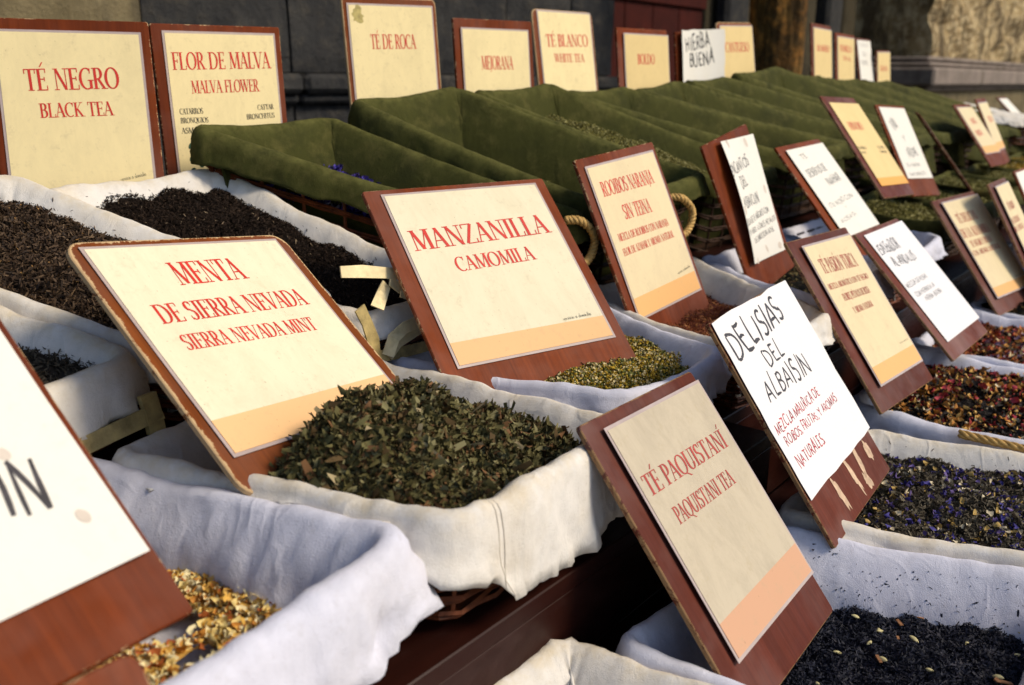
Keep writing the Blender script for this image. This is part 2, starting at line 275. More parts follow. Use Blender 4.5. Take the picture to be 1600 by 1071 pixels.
M['marker'] = m_simple('marker_ink', (.035, .03, .035), .5, .4, .6, 60)
M['redmark'] = m_simple('red_marker_ink', (.42, .03, .045), .5, .3, .4, 60)
M['spot'] = m_simple('glue_spot', (.60, .52, .44), .6, .3, .1)
M['tape'] = m_simple('dried_glue', (.52, .36, .24), .7, .3, .3, 90)
M['wicker'] = m_simple('wicker', (.12, .030, .008), .6, .3, .6, 60, .3, 150)
M['wicker_dark'] = m_simple('dark_wicker', (.030, .012, .005), .7, .2, .6, 60, .3, 150)
M['straw'] = m_simple('straw', (.52, .32, .10), .6, .3, .35, 70, .4, 200)
M['veneer'] = m_simple('pale_veneer', (.78, .64, .36), .55, .35, .22, 45, .3, 130)
M['veneer_old'] = m_simple('old_veneer', (.40, .30, .12), .6, .3, .4, 50, .3, 130)
nb = NB('dark_plank', .5, .16)
g = nb.noise(8, 6, .6, nb.mapping((.15, 1, 1)), 1.2)
c = nb.mix(nb.ramp(g, [(.3, BL3), (.75, WH3)]), (.010, .003, .0025), (.032, .008, .005))
sc1 = nb.noise(5, 8, .8, nb.mapping((1, 3, 3)), .6)
c = nb.mix(nb.ramp(sc1, [(.56, BL3), (.72, (.4,) * 3)]), c, (.07, .04, .036)); nb.color(c)
nb.rough(nb.ramp(sc1, [(.4, (.30,) * 3), (.7, (.62,) * 3)])); nb.bump(g, .3, .002); M['plank'] = nb.m

# ------------------------------------------------------------------ lettering (own stroke alphabet)
TK, TN = .155, .05
def GL(): return {
 'A': (.70, [('l', .07, 0, .34, 1, TN, 1, 0), ('l', .33, 1, .62, 0, TK, 0, 1), ('l', .17, .35, .50, .35, TN, 0, 0)]),
 'B': (.62, [('l', .14, 0, .14, 1, TK, 2, 2), ('l', .14, .98, .30, .98, TN, 0, 0), ('l', .14, .54, .30, .54, TN, 0, 0), ('l', .14, .02, .3, .02, TN, 0, 0), ('a', .29, .76, .19, .22, 90, -90), ('a', .29, .28, .24, .26, 90, -90)]),
 'C': (.72, [('a', .42, .5, .34, .49, 52, 308), ('k', .64, .72, .66, .98, TN)]),
 'D': (.80, [('l', .15, 0, .15, 1, TK, 2, 2), ('l', .15, .98, .36, .98, TN, 0, 0), ('l', .15, .02, .36, .02, TN, 0, 0), ('a', .34, .5, .36, .48, 90, -90)]),
 'E': (.60, [('l', .15, 0, .15, 1, TK, 2, 2), ('l', .15, .98, .52, .98, TN, 0, 0), ('l', .15, .52, .44, .52, TN, 0, 0), ('l', .15, .02, .54, .02, TN, 0, 0), ('k', .52, .80, .52, 1, TN), ('k', .44, .42, .44, .62, TN), ('k', .55, 0, .56, .22, TN)]),
 'F': (.56, [('l', .15, 0, .15, 1, TK, 2, 2), ('l', .15, .98, .51, .98, TN, 0, 0), ('l', .15, .50, .42, .50, TN, 0, 0), ('k', .51, .78, .51, 1, TN), ('k', .42, .40, .42, .60, TN)]),
 'G': (.78, [('a', .43, .5, .35, .49, 52, 300), ('l', .65, .02, .65, .40, TK, 0, 2), ('k', .63, .74, .65, .98, TN)]),
 'H': (.82, [('l', .15, 0, .15, 1, TK, 2, 2), ('l', .66, 0, .66, 1, TK, 2, 2), ('l', .15, .52, .66, .52, TN, 0, 0)]),
 'I': (.34, [('l', .17, 0, .17, 1, TK, 2, 2)]),
 'J': (.34, [('l', .18, .0, .18, 1, TK, 0, 2), ('l', .18, .02, .02, -.2, TN * 1.4, 0, 0)]),
 'K': (.72, [('l', .15, 0, .15, 1, TK, 2, 2), ('l', .2, .45, .58, 1, TN, 0, 1), ('l', .26, .55, .64, 0, TK, 0, 1)]),
 'L': (.58, [('l', .15, 0, .15, 1, TK, 2, 2), ('l', .15, .02, .52, .02, TN, 0, 0), ('k', .53, 0, .55, .24, TN)]),
 'M': (.94, [('l', .12, 0, .16, 1, TN, 1, 1), ('l', .17, 1, .46, .04, TK, 0, 0), ('l', .46, .04, .76, 1, TN, 0, 0), ('l', .78, 1, .82, 0, TK, 1, 2)]),
 'N': (.82, [('l', .14, 0, .14, 1, TN, 1, 1), ('l', .15, 1, .66, 0, TK, 0, 0), ('l', .68, 0, .68, 1, TN, 0, 1)]),
 'Ñ': (.82, [('l', .14, 0, .14, 1, TN, 1, 1), ('l', .15, 1, .66, 0, TK, 0, 0), ('l', .68, 0, .68, 1, TN, 0, 1), ('l', .25, 1.16, .58, 1.2, TN, 0, 0)]),
 'O': (.82, [('a', .41, .5, .34, .49, 0, 360)]),
 'P': (.60, [('l', .15, 0, .15, 1, TK, 2, 2), ('l', .15, .98, .3, .98, TN, 0, 0), ('l', .15, .44, .3, .44, TN, 0, 0), ('a', .29, .71, .22, .27, 90, -90)]),
 'Q': (.82, [('a', .41, .5, .34, .49, 0, 360), ('l', .42, .06, .80, -.2, TK * .8, 0, 0)]),
 'R': (.68, [('l', .15, 0, .15, 1, TK, 2, 2), ('l', .15, .98, .3, .98, TN, 0, 0), ('l', .15, .48, .3, .48, TN, 0, 0), ('a', .29, .73, .20, .25, 90, -90), ('l', .30, .50, .62, 0, TK, 0, 1)]),
 'S': (.54, [('a', .27, .74, .18, .24, 40, 235), ('l', .16, .60, .40, .42, TK, 0, 0), ('a', .27, .26, .19, .25, 55, -140), ('k', .42, .76, .44, .98, TN), ('k', .09, .02, .08, .24, TN)]),
 'T': (.68, [('l', .34, 0, .34, 1, TK, 2, 0), ('l', .06, .98, .62, .98, TN, 0, 0), ('k', .06, .78, .05, 1, TN), ('k', .63, .78, .64, 1, TN)]),
 'U': (.78, [('l', .15, .32, .15, 1, TK, 0, 2), ('a', .39, .32, .24, .31, 180, 360), ('l', .63, .32, .63, 1, TN, 0, 1)]),
 'V': (.72, [('l', .08, 1, .36, 0, TK, 1, 0), ('l', .37, 0, .65, 1, TN, 0, 1)]),
 'W': (1.02, [('l', .07, 1, .30, 0, TK, 1, 0), ('l', .30, 0, .50, .95, TN, 0, 0), ('l', .48, 1, .72, 0, TK, 1, 0), ('l', .72, 0, .95, 1, TN, 0, 1)]),
 'Y': (.68, [('l', .08, 1, .35, .46, TK, 1, 0), ('l', .35, .46, .62, 1, TN, 0, 1), ('l', .35, 0, .35, .48, TK, 2, 0)]),
 'X': (.70, [('l', .10, 1, .60, 0, TK, 1, 1), ('l', .08, 0, .60, 1, TN, 1, 1)]),
 'Z': (.64, [('l', .08, .98, .56, .98, TN, 0, 0), ('l', .54, .96, .08, .04, TK, 0, 0), ('l', .08, .02, .58, .02, TN, 0, 0), ('k', .08, .78, .07, 1, TN), ('k', .58, 0, .59, .22, TN)]),
 ' ': (.34, []), ',': (.26, [('l', .14, .08, .06, -.18, TK * .8, 0, 0)]), '-': (.4, [('l', .06, .45, .34, .45, TK * .7, 0, 0)]), '(': (.3, [('a', .3, .5, .16, .55, 110, 250)]), ')': (.3, [('a', 0, .5, .16, .55, 70, -70)]),
 's': (.4, [('l', .3, .44, .12, .38, .05, 0, 0), ('l', .12, .38, .3, .14, .07, 0, 0), ('l', .3, .14, .08, .04, .05, 0, 0)]), 'e': (.42, [('a', .2, .24, .15, .22, 20, 320), ('l', .06, .25, .34, .3, .05, 0, 0)]),
 'r': (.34, [('l', .08, 0, .12, .48, .07, 0, 0), ('l', .11, .36, .3, .46, .05, 0, 0)]), 'v': (.4, [('l', .05, .48, .18, 0, .07, 0, 0), ('l', .18, 0, .34, .48, .05, 0, 0)]), 'i': (.2, [('l', .08, 0, .12, .48, .07, 0, 0), ('l', .14, .66, .15, .74, .07, 0, 0)]),
 'c': (.36, [('a', .2, .24, .15, .22, 50, 310)]), 'o': (.42, [('a', .2, .24, .15, .22, 0, 360)]), 'a': (.44, [('a', .18, .24, .14, .22, 0, 360), ('l', .32, .48, .34, 0, .06, 0, 0)]), 'd': (.46, [('a', .18, .24, .14, .22, 0, 360), ('l', .36, 1, .34, 0, .06, 0, 0)]),
 'm': (.6, [('l', .08, 0, .1, .48, .06, 0, 0), ('a', .2, .3, .1, .16, 170, 0), ('l', .3, .3, .3, 0, .06, 0, 0), ('a', .4, .3, .1, .16, 180, 0), ('l', .5, .3, .5, 0, .06, 0, 0)]), 'l': (.2, [('l', .14, 1, .08, 0, .06, 0, 0)])}
GLY = GL(); ACC = {'É': 'E', 'Í': 'I', 'Ó': 'O', 'Á': 'A'}
def lettering(lines, yfun, seed):
    """flat strokes lying just proud of the card; returns {style: (verts, faces)}"""
    out = {}; rr = random.Random(seed)
    for (s, x0, z0, x1, z1, h, st) in lines:
        hand = st in 'Hhkr'; V, F = out.setdefault(st, ([], []))
        wid = sum(GLY[ACC.get(ch, ch)][0] for ch in s); L = math.hypot(x1 - x0, z1 - z0); sx = L / wid
        dx, dz = (x1 - x0) / L, (z1 - z0) / L; pen = 0.; cnt = 0
        wh = {'H': .115, 'h': .10, 'k': .10, 'r': .11}.get(st, 0)
        for ch in s:
            w_, strokes = GLY[ACC.get(ch, ch)]; strokes = list(strokes)
            if ch in ACC: strokes.append(('l', w_ * .5 - .04, 1.08, w_ * .5 + .13, 1.30, TN * 1.5, 0, 0))
            jx = jy = sk = 0; js = 1
            if hand: jx, jy, js, sk = rr.uniform(-.04, .04), rr.uniform(-.08, .08), rr.uniform(.86, 1.14), rr.uniform(-.1, .12)
            def put(px, pz):
                X = (pen + (px + jx + sk * pz)) * sx; Z = (pz * js + jy) * h
                x = x0 + dx * X - dz * Z; z = z0 + dz * X + dx * Z
                V.append((x, yfun(x, z) - .0003 - .00002 * (cnt % 9), z))
            for q in strokes:
                if q[0] == 'k':
                    if hand: continue
                    q = ('l', *q[1:], 0, 0)
                cnt += 1; b0 = len(V)
                if q[0] == 'l':
                    _, ax, az, bx, bz, tw, s0, s1 = q
                    if hand: tw = wh * rr.uniform(.8, 1.15); ax += rr.uniform(-.03, .03); bx += rr.uniform(-.03, .03); az += rr.uniform(-.04, .04); bz += rr.uniform(-.06, .06)
                    horizontal = abs(bz - az) < .25 * abs(bx - ax)
                    n = 5 if hand else 3; cv = rr.uniform(-.05, .05) if hand else 0
                    l = math.hypot((bx - ax), (bz - az)) or 1; nx, nz = -(bz - az) / l, (bx - ax) / l
                    for i in range(n):
                        t = i / (n - 1); px = ax + (bx - ax) * t + nx * cv * math.sin(math.pi * t); pz = az + (bz - az) * t + nz * cv * math.sin(math.pi * t)
                        # widths are drawn in letter units: stems vary in x only, bars in z only
                        if hand: ww = tw * (.75 + .5 * math.sin(math.pi * min(1, t + .15))) / 2; kx = min(h / sx * .8, .95); put(px + nx * ww * kx, pz + nz * ww); put(px - nx * ww * kx, pz - nz * ww)
                        elif horizontal: put(px, pz + tw / 2); put(px, pz - tw / 2)
                        else: put(px - tw / 2, pz); put(px + tw / 2, pz)
                    for i in range(n - 1): F.append([b0 + 2 * i, b0 + 2 * i + 1, b0 + 2 * i + 3, b0 + 2 * i + 2])
                    if not hand and st in 'PK':
                        for flag, (ex, ez) in ((s0, (ax, az)), (s1, (bx, bz))):
                            if flag:
                                cnt += 1; up = ez > .5; e = .10 if flag == 2 else .12; b1 = len(V); t_ = .04
                                put(ex - tw / 2 - e, ez); put(ex + tw / 2 + e, ez)
                                zz = ez - t_ if up else ez + t_; put(ex + tw / 2 + e * .8, zz); put(ex - tw / 2 - e * .8, zz)
                                F.append([b1, b1 + 1, b1 + 2, b1 + 3])
                else:
                    _, cx, cz, rx, rz, a0, a1 = q; n = max(6, int(abs(a1 - a0) / 18)) + 1; wob = rr.uniform(.9, 1.1) if hand else 1
                    small = ch.islower()
                    for i in range(n):
                        a = math.radians(a0 + (a1 - a0) * i / (n - 1)); ca, sa = math.cos(a), math.sin(a)
                        if hand: tw = wh; e1 = tw * min(h / sx * .8, .95) * .5; e2 = tw / 2
                        elif small: e1 = e2 = .03
                        else: tw = TN + (TK * 1.05 - TN) * abs(ca) ** 1.4; e1 = e2 = tw / 2
                        put(cx + ca * (rx * wob + e1), cz + sa * (rz + e2)); put(cx + ca * (rx * wob - e1), cz + sa * (rz - e2))
                    for i in range(n - 1): F.append([b0 + 2 * i, b0 + 2 * i + 1, b0 + 2 * i + 3, b0 + 2 * i + 2])
            pen += w_
    return out

# ------------------------------------------------------------------ signs
def board_mesh(name, x0, x1, z0, z1, t, rad, mat, parent, skew=0.):
    def ring(ins, y):
        r = max(rad - ins, .0008); P = []
        for (cx, cz, a0) in ((x1 - ins - r, z1 - ins - r, 0), (x0 + ins + r, z1 - ins - r, 90), (x0 + ins + r, z0 + ins + r, 180), (x1 - ins - r, z0 + ins + r, 270)):
            for i in range(6):
                a = math.radians(a0 + 18 * i); P.append((cx + r * math.cos(a), y, cz + r * math.sin(a)))
        Q = []
        for i in range(len(P)):           # subdivide so that the bevel and the chipped rim follow the edge
            p, q = Vector(P[i]), Vector(P[(i + 1) % len(P)]); k = 8 if (q - p).length > .05 else 1
            for j in range(k): Q.append(tuple(p.lerp(q, j / k)))
        return Q
    rings = [(0.004, t, 0), (0, t - .001, 0), (0, .0012, 0), (.0012, 0, .0), (.006, 0, .006), (.026, 0, .026)]
    V = []; F = []; E = []; n = None
    for ins, y, e in rings:
        P = ring(ins, y); n = len(P); V += P; E += [e] * n
    for k in range(len(rings) - 1):
        for i in range(n): F.append([k * n + i, k * n + (i + 1) % n, (k + 1) * n + (i + 1) % n, (k + 1) * n + i])
    F.append([(len(rings) - 1) * n + i for i in range(n)]); F.append([i for i in range(n)][::-1])
    if skew: V = [(x * math.cos(skew) - z * math.sin(skew), y, x * math.sin(skew) + z * math.cos(skew)) for x, y, z in V]
    o = mesh(name, V, F, mat, parent); at = o.data.attributes.new('edge', 'FLOAT', 'POINT'); at.data.foreach_set('value', np.array(E, dtype=np.float32))
    return fix_normals(o)
def card_mesh(name, x0, x1, z0, z1, yfun, mat, parent, nx=10, nz=14, thick=.0007, jag=0., seed=0):
    V = []; F = []
    for j in range(nz + 1):
        for i in range(nx + 1):
            x = x0 + (x1 - x0) * i / nx; z = z0 + (z1 - z0) * j / nz
            if jag and (i in (0, nx)): x += jag * noise.noise(Vector((z * 18, seed, i)))
            if jag and (j in (0, nz)): z += jag * noise.noise(Vector((x * 18, seed, j + 9)))
            V.append((x, yfun(x, z), z))
    n = len(V); V += [(x, y + thick, z) for x, y, z in V]; w1 = nx + 1
    for j in range(nz):
        for i in range(nx):
            a = j * w1 + i; F.append([a, a + 1, a + 1 + w1, a + w1]); F.append([n + a + w1, n + a + 1 + w1, n + a + 1, n + a])
    rim = [i for i in range(nx)] + [nx + j * w1 for j in range(nz)] + [nz * w1 + nx - i for i in range(nx)] + [(nz - j) * w1 for j in range(nz)]
    for i in range(len(rim)): a, b = rim[i], rim[(i + 1) % len(rim)]; F.append([b, a, a + n, b + n])
    return mesh(name, V, F, mat, parent, True) if False else mesh(name, V, F, mat, parent)
def disc(cx, cz, rx, rz, ang, y, V, F, n=14, jit=0, rr=random):
    b = len(V); ca, sa = math.cos(ang), math.sin(ang)
    for k in range(n):
        a = 2 * math.pi * k / n; r = 1 + jit * rr.uniform(-1, 1); x, z = rx * r * math.cos(a), rz * r * math.sin(a)
        V.append((cx + x * ca - z * sa, y, cz + x * sa + z * ca))
    F.append([b + k for k in range(n)])
STYLE = {'P': ('printed_lettering', 'red'), 'K': ('small_print', 'black'), 's': ('script_line', 'black'), 'H': ('marker_lettering', 'marker'), 'h': ('marker_lettering', 'marker'), 'k': ('small_handwriting', 'marker'), 'r': ('red_handwriting', 'redmark')}
BANDZ = {'MANZ': -.1075, 'MENTA': -.0955, 'ROOI': -.102, 'PAQ': -.0945, 'PAS': -.1045, 'ALH': -.111, 'YEL': -.112}
GROUP = 'wooden signs naming the teas and herbs'
def make_sign(key, label, board='board', card='print', rad=.004, gap=.0012, bend=None, skew=0., jag=0., lam=True, ink=None, thick=.007, name='herb_sign'):
    (cx, cy, cz), (yaw, lean, roll), pw, ph, (bl, br, bt, bb) = SIGN[key]
    yaw, lean, roll = map(math.radians, (yaw, lean, roll))
    r = Vector((math.cos(yaw), math.sin(yaw), 0)); n = Vector((math.sin(yaw), -math.cos(yaw), 0)); u = Vector((0, 0, 1)) * math.cos(lean) - n * math.sin(lean)
    r, u = r * math.cos(roll) + u * math.sin(roll), u * math.cos(roll) - r * math.sin(roll); yb = -r.cross(u)
    rot = Matrix(((r.x, yb.x, u.x), (r.y, yb.y, u.y), (r.z, yb.z, u.z)))
    c = Vector((cx, cy, cz + EYE)); base = c + r * ((bl + br) / 2) + u * bb
    root = empty(name, base, rot); tag(root, label, 'sign', GROUP)
    piv = (-(bl + br) / 2, 0, -bb)                                     # parts are modelled about the card's centre
    def at(o, dy=0): o.location = (piv[0], dy, piv[2]); return o
    at(board_mesh('board', bl, br, bb, bt, thick, rad, M[board], root, skew))
    hw, hh = pw / 2, ph / 2; sd_ = sum(map(ord, key)); kk = random.Random(sd_).uniform(-1, 1)
    def yf(x, z):
        b = bend(x / hw, z / hh) if bend else 0
        return -gap - .0008 - abs(b) - (.0004 * (1 + kk * math.sin(z * 22 + kk * 5)))
    if lam: at(card_mesh('laminate', -hw - .004, hw + .004, -hh - .004, hh + .004, lambda x, z: yf(x, z) + .0007, M['laminate'], root, 8, 10, .0006))
    cd = at(card_mesh('card', -hw, hw, -hh, hh, yf, M[card], root, 14 if bend else 8, 18 if bend else 10, .0005, jag, sd_))
    cd['band'] = float(BANDZ.get(key, -hh * .70 + .0))
    for st, (V, F) in lettering(TEXT.get(key, []), yf, sd_).items():
        nm, im = STYLE[st]; o = mesh(nm, V, F, M[(ink or {}).get(st, im)], cd)
    return root, cd, yf, rot, at
# ------------------------------------------------------------------ baskets with cloth liners
def outline(cor, rad=.035, seg=13, sag=.006, seed=0):
    """rounded outline through the rim corners BL, BR, FR, FL (row coordinates); returns points, outward normals, side index, corner weight"""
    P = [Vector(c) for c in cor]; pts = []
    n = len(P)
    for i in range(n):
        p, q, r_ = P[i - 1], P[i], P[(i + 1) % n]
        rr = min(rad, (q - p).length * .35, (r_ - q).length * .35)
        a = q + (p - q).normalized() * rr; b = q + (r_ - q).normalized() * rr
        for k in range(7):
            t = k / 6; pts.append((a.lerp(q, t).lerp(q.lerp(b, t), t), i, math.sin(math.pi * t) * .6 + .4))
        b2 = r_ + (q - r_).normalized() * min(rad, (r_ - q).length * .35, (P[(i + 2) % n] - r_).length * .35)
        k_ = max(6, int((b2 - b).length / .0065))
        for k in range(1, k_):
            t = k / k_; v = b.lerp(b2, t); v = v + Vector((0, 0, -sag * math.sin(math.pi * t))); d = min(t, 1 - t) * (b2 - b).length
            pts.append((v, i + .5, math.exp(-d / .03) * .4))
    N = len(pts); nor = []
    ctr = sum((p for p, _, _ in pts), Vector()) / N
    for i in range(N):
        t = pts[(i + 1) % N][0] - pts[i - 1][0]; o = Vector((t.y, -t.x, 0)).normalized()
        if o.dot(pts[i][0] - ctr) < 0: o = -o
        nor.append(o)
    return [p for p, _, _ in pts], nor, [s for _, s, _ in pts], [c for _, _, c in pts]
PROF = [(-.050, -1.0), (-.046, -.86), (-.040, -.70), (-.034, -.52), (-.027, -.36), (-.019, -.22), (-.012, -.11), (-.007, -.04)]   # inside: (out, depth fraction)
CREST = [(-.004, -.001), (0, .0025), (.006, .003), (.012, .0), (.016, -.006), (.018, -.014)]                               # the rolled rim, metres
FR_ = [-h for d, h in reversed(PROF)]; DR_ = [-d for d, h in reversed(PROF)]
def crease(x, y, z, p=7): return max(0., 1 - abs(noise.noise(Vector((x, y, z)))) * 2.2) ** p
BASKETS = {}; LINER = {}
def make_basket(key, label, cor, mat='cloth', depth=.10, hem=(.05, .05, .08, .05), roll=1., wr=1., body=True, rad=.035, group=None, gather=1., sag=.006):
    """cor: BL, BR, FR, FL;  hem: drop at back, right, front, left"""
    ctr = sum((Vector(c) for c in cor), Vector()) / 4; z0 = min(c[2] for c in cor) - depth - .012
    root = empty('lined_basket', wp(ctr.x, ctr.y, z0), ROWROT); tag(root, label, 'basket', group)
    org = Vector((ctr.x, ctr.y, z0))
    def loc(p): q = p - org; return (q.x, -q.y, q.z)                         # row coords -> local (x along the row, y towards the wall)
    sd_ = sum(map(ord, key)); ps, ns, side, cw = outline(cor, rad, seed=sd_, sag=sag); N = len(ps); hems = list(hem)
    V = []; hemf = lambda s: hems[int(s) % 4] if s % 1 else (hems[int(s) % 4] + hems[(int(s) - 1) % 4]) / 2
    rows = len(PROF) + len(CREST) + 6; drops = []
    for i in range(N): drops.append(sum(hemf(side[(i + d) % N]) for d in range(-3, 4)) / 7)
    arc = [0.]
    for i in range(1, N): arc.append(arc[-1] + (ps[i] - ps[i - 1]).length)
    per = arc[-1] + (ps[0] - ps[-1]).length
    roll0 = roll
    for i in range(N):
        p, o, c_ = ps[i], ns[i], cw[i]; roll = roll0 * .78 * (1 + .35 * noise.noise(Vector((arc[i] * 16, sd_, 7)))); th = 2 * math.pi * arc[i] / per; cx_, cy_ = math.cos(th) * per / 6.28, math.sin(th) * per / 6.28
        crest = (.0045 * noise.noise(Vector((cx_ * 14, cy_ * 14, sd_))) + .0025 * noise.noise(Vector((cx_ * 38, cy_ * 38, sd_ + 3)))) * wr + .004 * c_ * noise.noise(Vector((cx_ * 60, cy_ * 60, sd_)))
        pinch = gather * c_ * .006 * math.sin(arc[i] * 420 + sd_)
        for d, h in PROF:
            f = -h; wv = wr * (.007 * noise.noise(Vector((cx_ * 14, cy_ * 14, sd_ + h * 1.4))) - .010 * max(0, .25 - abs(noise.noise(Vector((cx_ * 17 + h * .9, cy_ * 17 - h * .7, sd_ + h)))) * 1.6) + .002 * noise.noise(Vector((cx_ * 55, cy_ * 55, sd_ - h * 3))) - .0045 * crease(cx_ * 13 + h * 1.1, cy_ * 13 - h * .8, sd_ + 50)) * (.25 + f) + pinch * min(1, f * 2.5 + .1)
            V.append(loc(p + o * (d * min(depth / .10, 1.1) + wv) + Vector((0, 0, h * depth + crest * (1 - f)))))
        for d, h in CREST:
            V.append(loc(p + o * (d * roll + pinch * .3) + Vector((0, 0, h * roll + crest))))
        D = drops[i] * (1 + .22 * noise.noise(Vector((cx_ * 11, cy_ * 11, sd_ + 5))) + .05 * noise.noise(Vector((cx_ * 40, cy_ * 40, sd_ + 8))))
        for k in range(1, 7):
            t = k / 6; wv = wr * (.006 * noise.noise(Vector((cx_ * 18, cy_ * 18, sd_ + 20 + t * .8))) + .011 * max(0, .25 - abs(noise.noise(Vector((cx_ * 24 + t * .5, cy_ * 24, sd_ + 40)))) * 1.5) + .0025 * noise.noise(Vector((cx_ * 55, cy_ * 55, sd_ + 30 + t))) + .0065 * crease(cx_ * 15 + t * .7, cy_ * 15 - t * .5, sd_ + 60, 5)) * (.3 + t) + pinch * (.5 + t) * .8
            V.append(loc(p + o * ((.018 + .001 * t) * roll + wv + .004 * t) + Vector((0, 0, -.014 * roll - (D - .014) * t + crest))))
    F = []
    for i in range(N):
        a, b = i * rows, ((i + 1) % N) * rows
        for k in range(rows - 1): F.append([a + k, b + k, b + k + 1, a + k + 1])
    F.append([i * rows for i in range(N)][::-1])
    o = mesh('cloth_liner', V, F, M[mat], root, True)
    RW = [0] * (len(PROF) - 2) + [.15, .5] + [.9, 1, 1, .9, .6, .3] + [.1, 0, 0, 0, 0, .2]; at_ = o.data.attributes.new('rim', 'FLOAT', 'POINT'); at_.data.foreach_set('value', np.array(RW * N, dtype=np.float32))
    fix_normals(o); so = o.modifiers.new('thickness', 'SOLIDIFY'); so.thickness = .0014; so.offset = 0
    if body:
        VV, FF = [], []; path = [p + n_ * .003 for p, n_ in zip(ps, ns)]; st = 2
        for lv in range(5):
            f = .30 + .165 * lv; r_ = .0038
            for ph in (0, 1):
                q = []
                for i in range(0, N + st, st * 2):
                    j = i % N; wv = .003 * math.sin(arc[j] * 160 + ph * math.pi)
                    q.append(loc(path[j] + ns[j] * (-.016 * f + wv) + Vector((0, 0, -depth * f - .005 * (ph) - .012 + .002 * noise.noise(Vector((arc[j] * 30, lv, ph)))))))
                tube(q, r_ * .75, 4, VV, FF, False)
        for i in range(0, N, 11):
            p0 = path[i]; tube([loc(p0 + ns[i] * -.004 + Vector((0, 0, -.02))), loc(p0 + ns[i] * -.02 + Vector((0, 0, -depth - .008)))], .003, 5, VV, FF)
        b0 = len(VV)
        for i in range(0, N, 3): VV.append(loc(path[i] + ns[i] * -.02 + Vector((0, 0, -depth - .010))))
        FF.append([b0 + k for k in range(len(VV) - b0)])
        mesh('woven_body', VV, FF, M['wicker_dark' if mat == 'green' and key != 'g1' else 'wicker'], root)
    BASKETS[key] = (root, cor, depth, loc, ps, ns, side); LINER[key] = (V, rows, N)
    return root
def bil(cor, u, v):
    BLc, BRc, FRc, FLc = (Vector(c) for c in cor); return BLc.lerp(BRc, u).lerp(FLc.lerp(FRc, u), v)

# ------------------------------------------------------------------ dried herbs: a heap surface with thousands of flakes on it
def tmpl_needle(w_=.16, rr=random):
    V = []; F = []; b = rr.uniform(-.25, .25); tw = rr.uniform(.3, 1.4)
    for i in range(4):
        t = i / 3 - .5; a = tw * t * 2; z = b * (t * t) * 1.2; ww = w_ * (1 - 1.3 * t * t)
        V += [(t, math.cos(a) * ww / 2, z + math.sin(a) * ww / 2), (t, -math.cos(a) * ww / 2, z - math.sin(a) * ww / 2)]
    for i in range(3): F.append([2 * i, 2 * i + 1, 2 * i + 3, 2 * i + 2])
    return V, F
def tmpl_leaf(rr=random, curl=.9, asp=.40):
    V = []; F = []; cu = rr.uniform(-curl, curl) * 2; cv = rr.uniform(.2, 1) * curl; ph = rr.uniform(0, 6)
    for i in range(5):
        t = i / 4 - .5; ww = asp * (1 - (2 * t) ** 2 * .8) * rr.uniform(.7, 1.15)
        for j in range(3):
            s = (j - 1) * ww / 2; z = cu * t * t + cv * s * s * 4 + .10 * math.sin(9 * t + ph + j) + rr.uniform(-.04, .04)
            V.append((t + rr.uniform(-.04, .04), s + .12 * math.sin(4 * t + ph), z))
    for i in range(4):
        for j in range(2): a = i * 3 + j; F.append([a, a + 1, a + 4, a + 3])
    return V, F
def tmpl_chunk(rr=random):
    V = []; F = []
    for k in range(3):
        for j in range(5): a = 2 * math.pi * j / 5 + k * .4; r = (.22, .42, .2)[k] * rr.uniform(.75, 1.25); V.append((math.cos(a) * r, math.sin(a) * r, (k - 1) * .28 * rr.uniform(.8, 1.2)))
    for k in range(2):
        for j in range(5): F.append([k * 5 + j, k * 5 + (j + 1) % 5, (k + 1) * 5 + (j + 1) % 5, (k + 1) * 5 + j])
    F.append([10, 11, 12, 13, 14]); F.append([4, 3, 2, 1, 0])
    return V, F
TPL = {k: [f() for _ in range(6)] for k, f in {'needle': lambda: tmpl_needle(.2), 'wide': lambda: tmpl_needle(.34), 'leaf': tmpl_leaf, 'petal': lambda: tmpl_leaf(random, 1.1, .75), 'chunk': tmpl_chunk}.items()}
def flakes(specs, posfun):
    """specs: (template, count, size lo, hi, tone lo, hi, lift, tilt);  posfun(n)->positions, normals (local)"""
    VS, FS, TS = [], [], []; base = 0
    for (tp, cnt, s0, s1, t0, t1, lift, tilt) in specs:
        for k in range(6):
            n = cnt // 6
            if n < 1: continue
            V, F = TPL[tp][k]; V = np.array(V); F = np.array(F if len(set(map(len, F))) == 1 else [f for f in F if len(f) == 4])
            pos, nor = posfun(n, True) if (tp == 'petal' and t0 > .3) else posfun(n)
            nrm = nor + rng.normal(0, tilt, (n, 3)); nrm /= np.linalg.norm(nrm, axis=1, keepdims=True)
            t = rng.normal(0, 1, (n, 3)); t -= nrm * (t * nrm).sum(1, keepdims=True); t /= np.linalg.norm(t, axis=1, keepdims=True); b = np.cross(nrm, t)
            sz = rng.uniform(s0, s1, (n, 1, 1)); L = V[None] * sz
            W_ = pos[:, None] + t[:, None] * L[..., :1] + b[:, None] * L[..., 1:2] + nrm[:, None] * L[..., 2:3] + nor[:, None] * (rng.uniform(-.3, 1, (n, 1, 1)) * lift)
            VS.append(W_.reshape(-1, 3)); FS.append((F[None] + (np.arange(n) * len(V))[:, None, None] + base).reshape(-1, 4)); TS.append(np.repeat(rng.uniform(t0, t1, n), len(F))); base += n * len(V)
    return np.concatenate(VS), np.concatenate(FS), np.concatenate(TS)
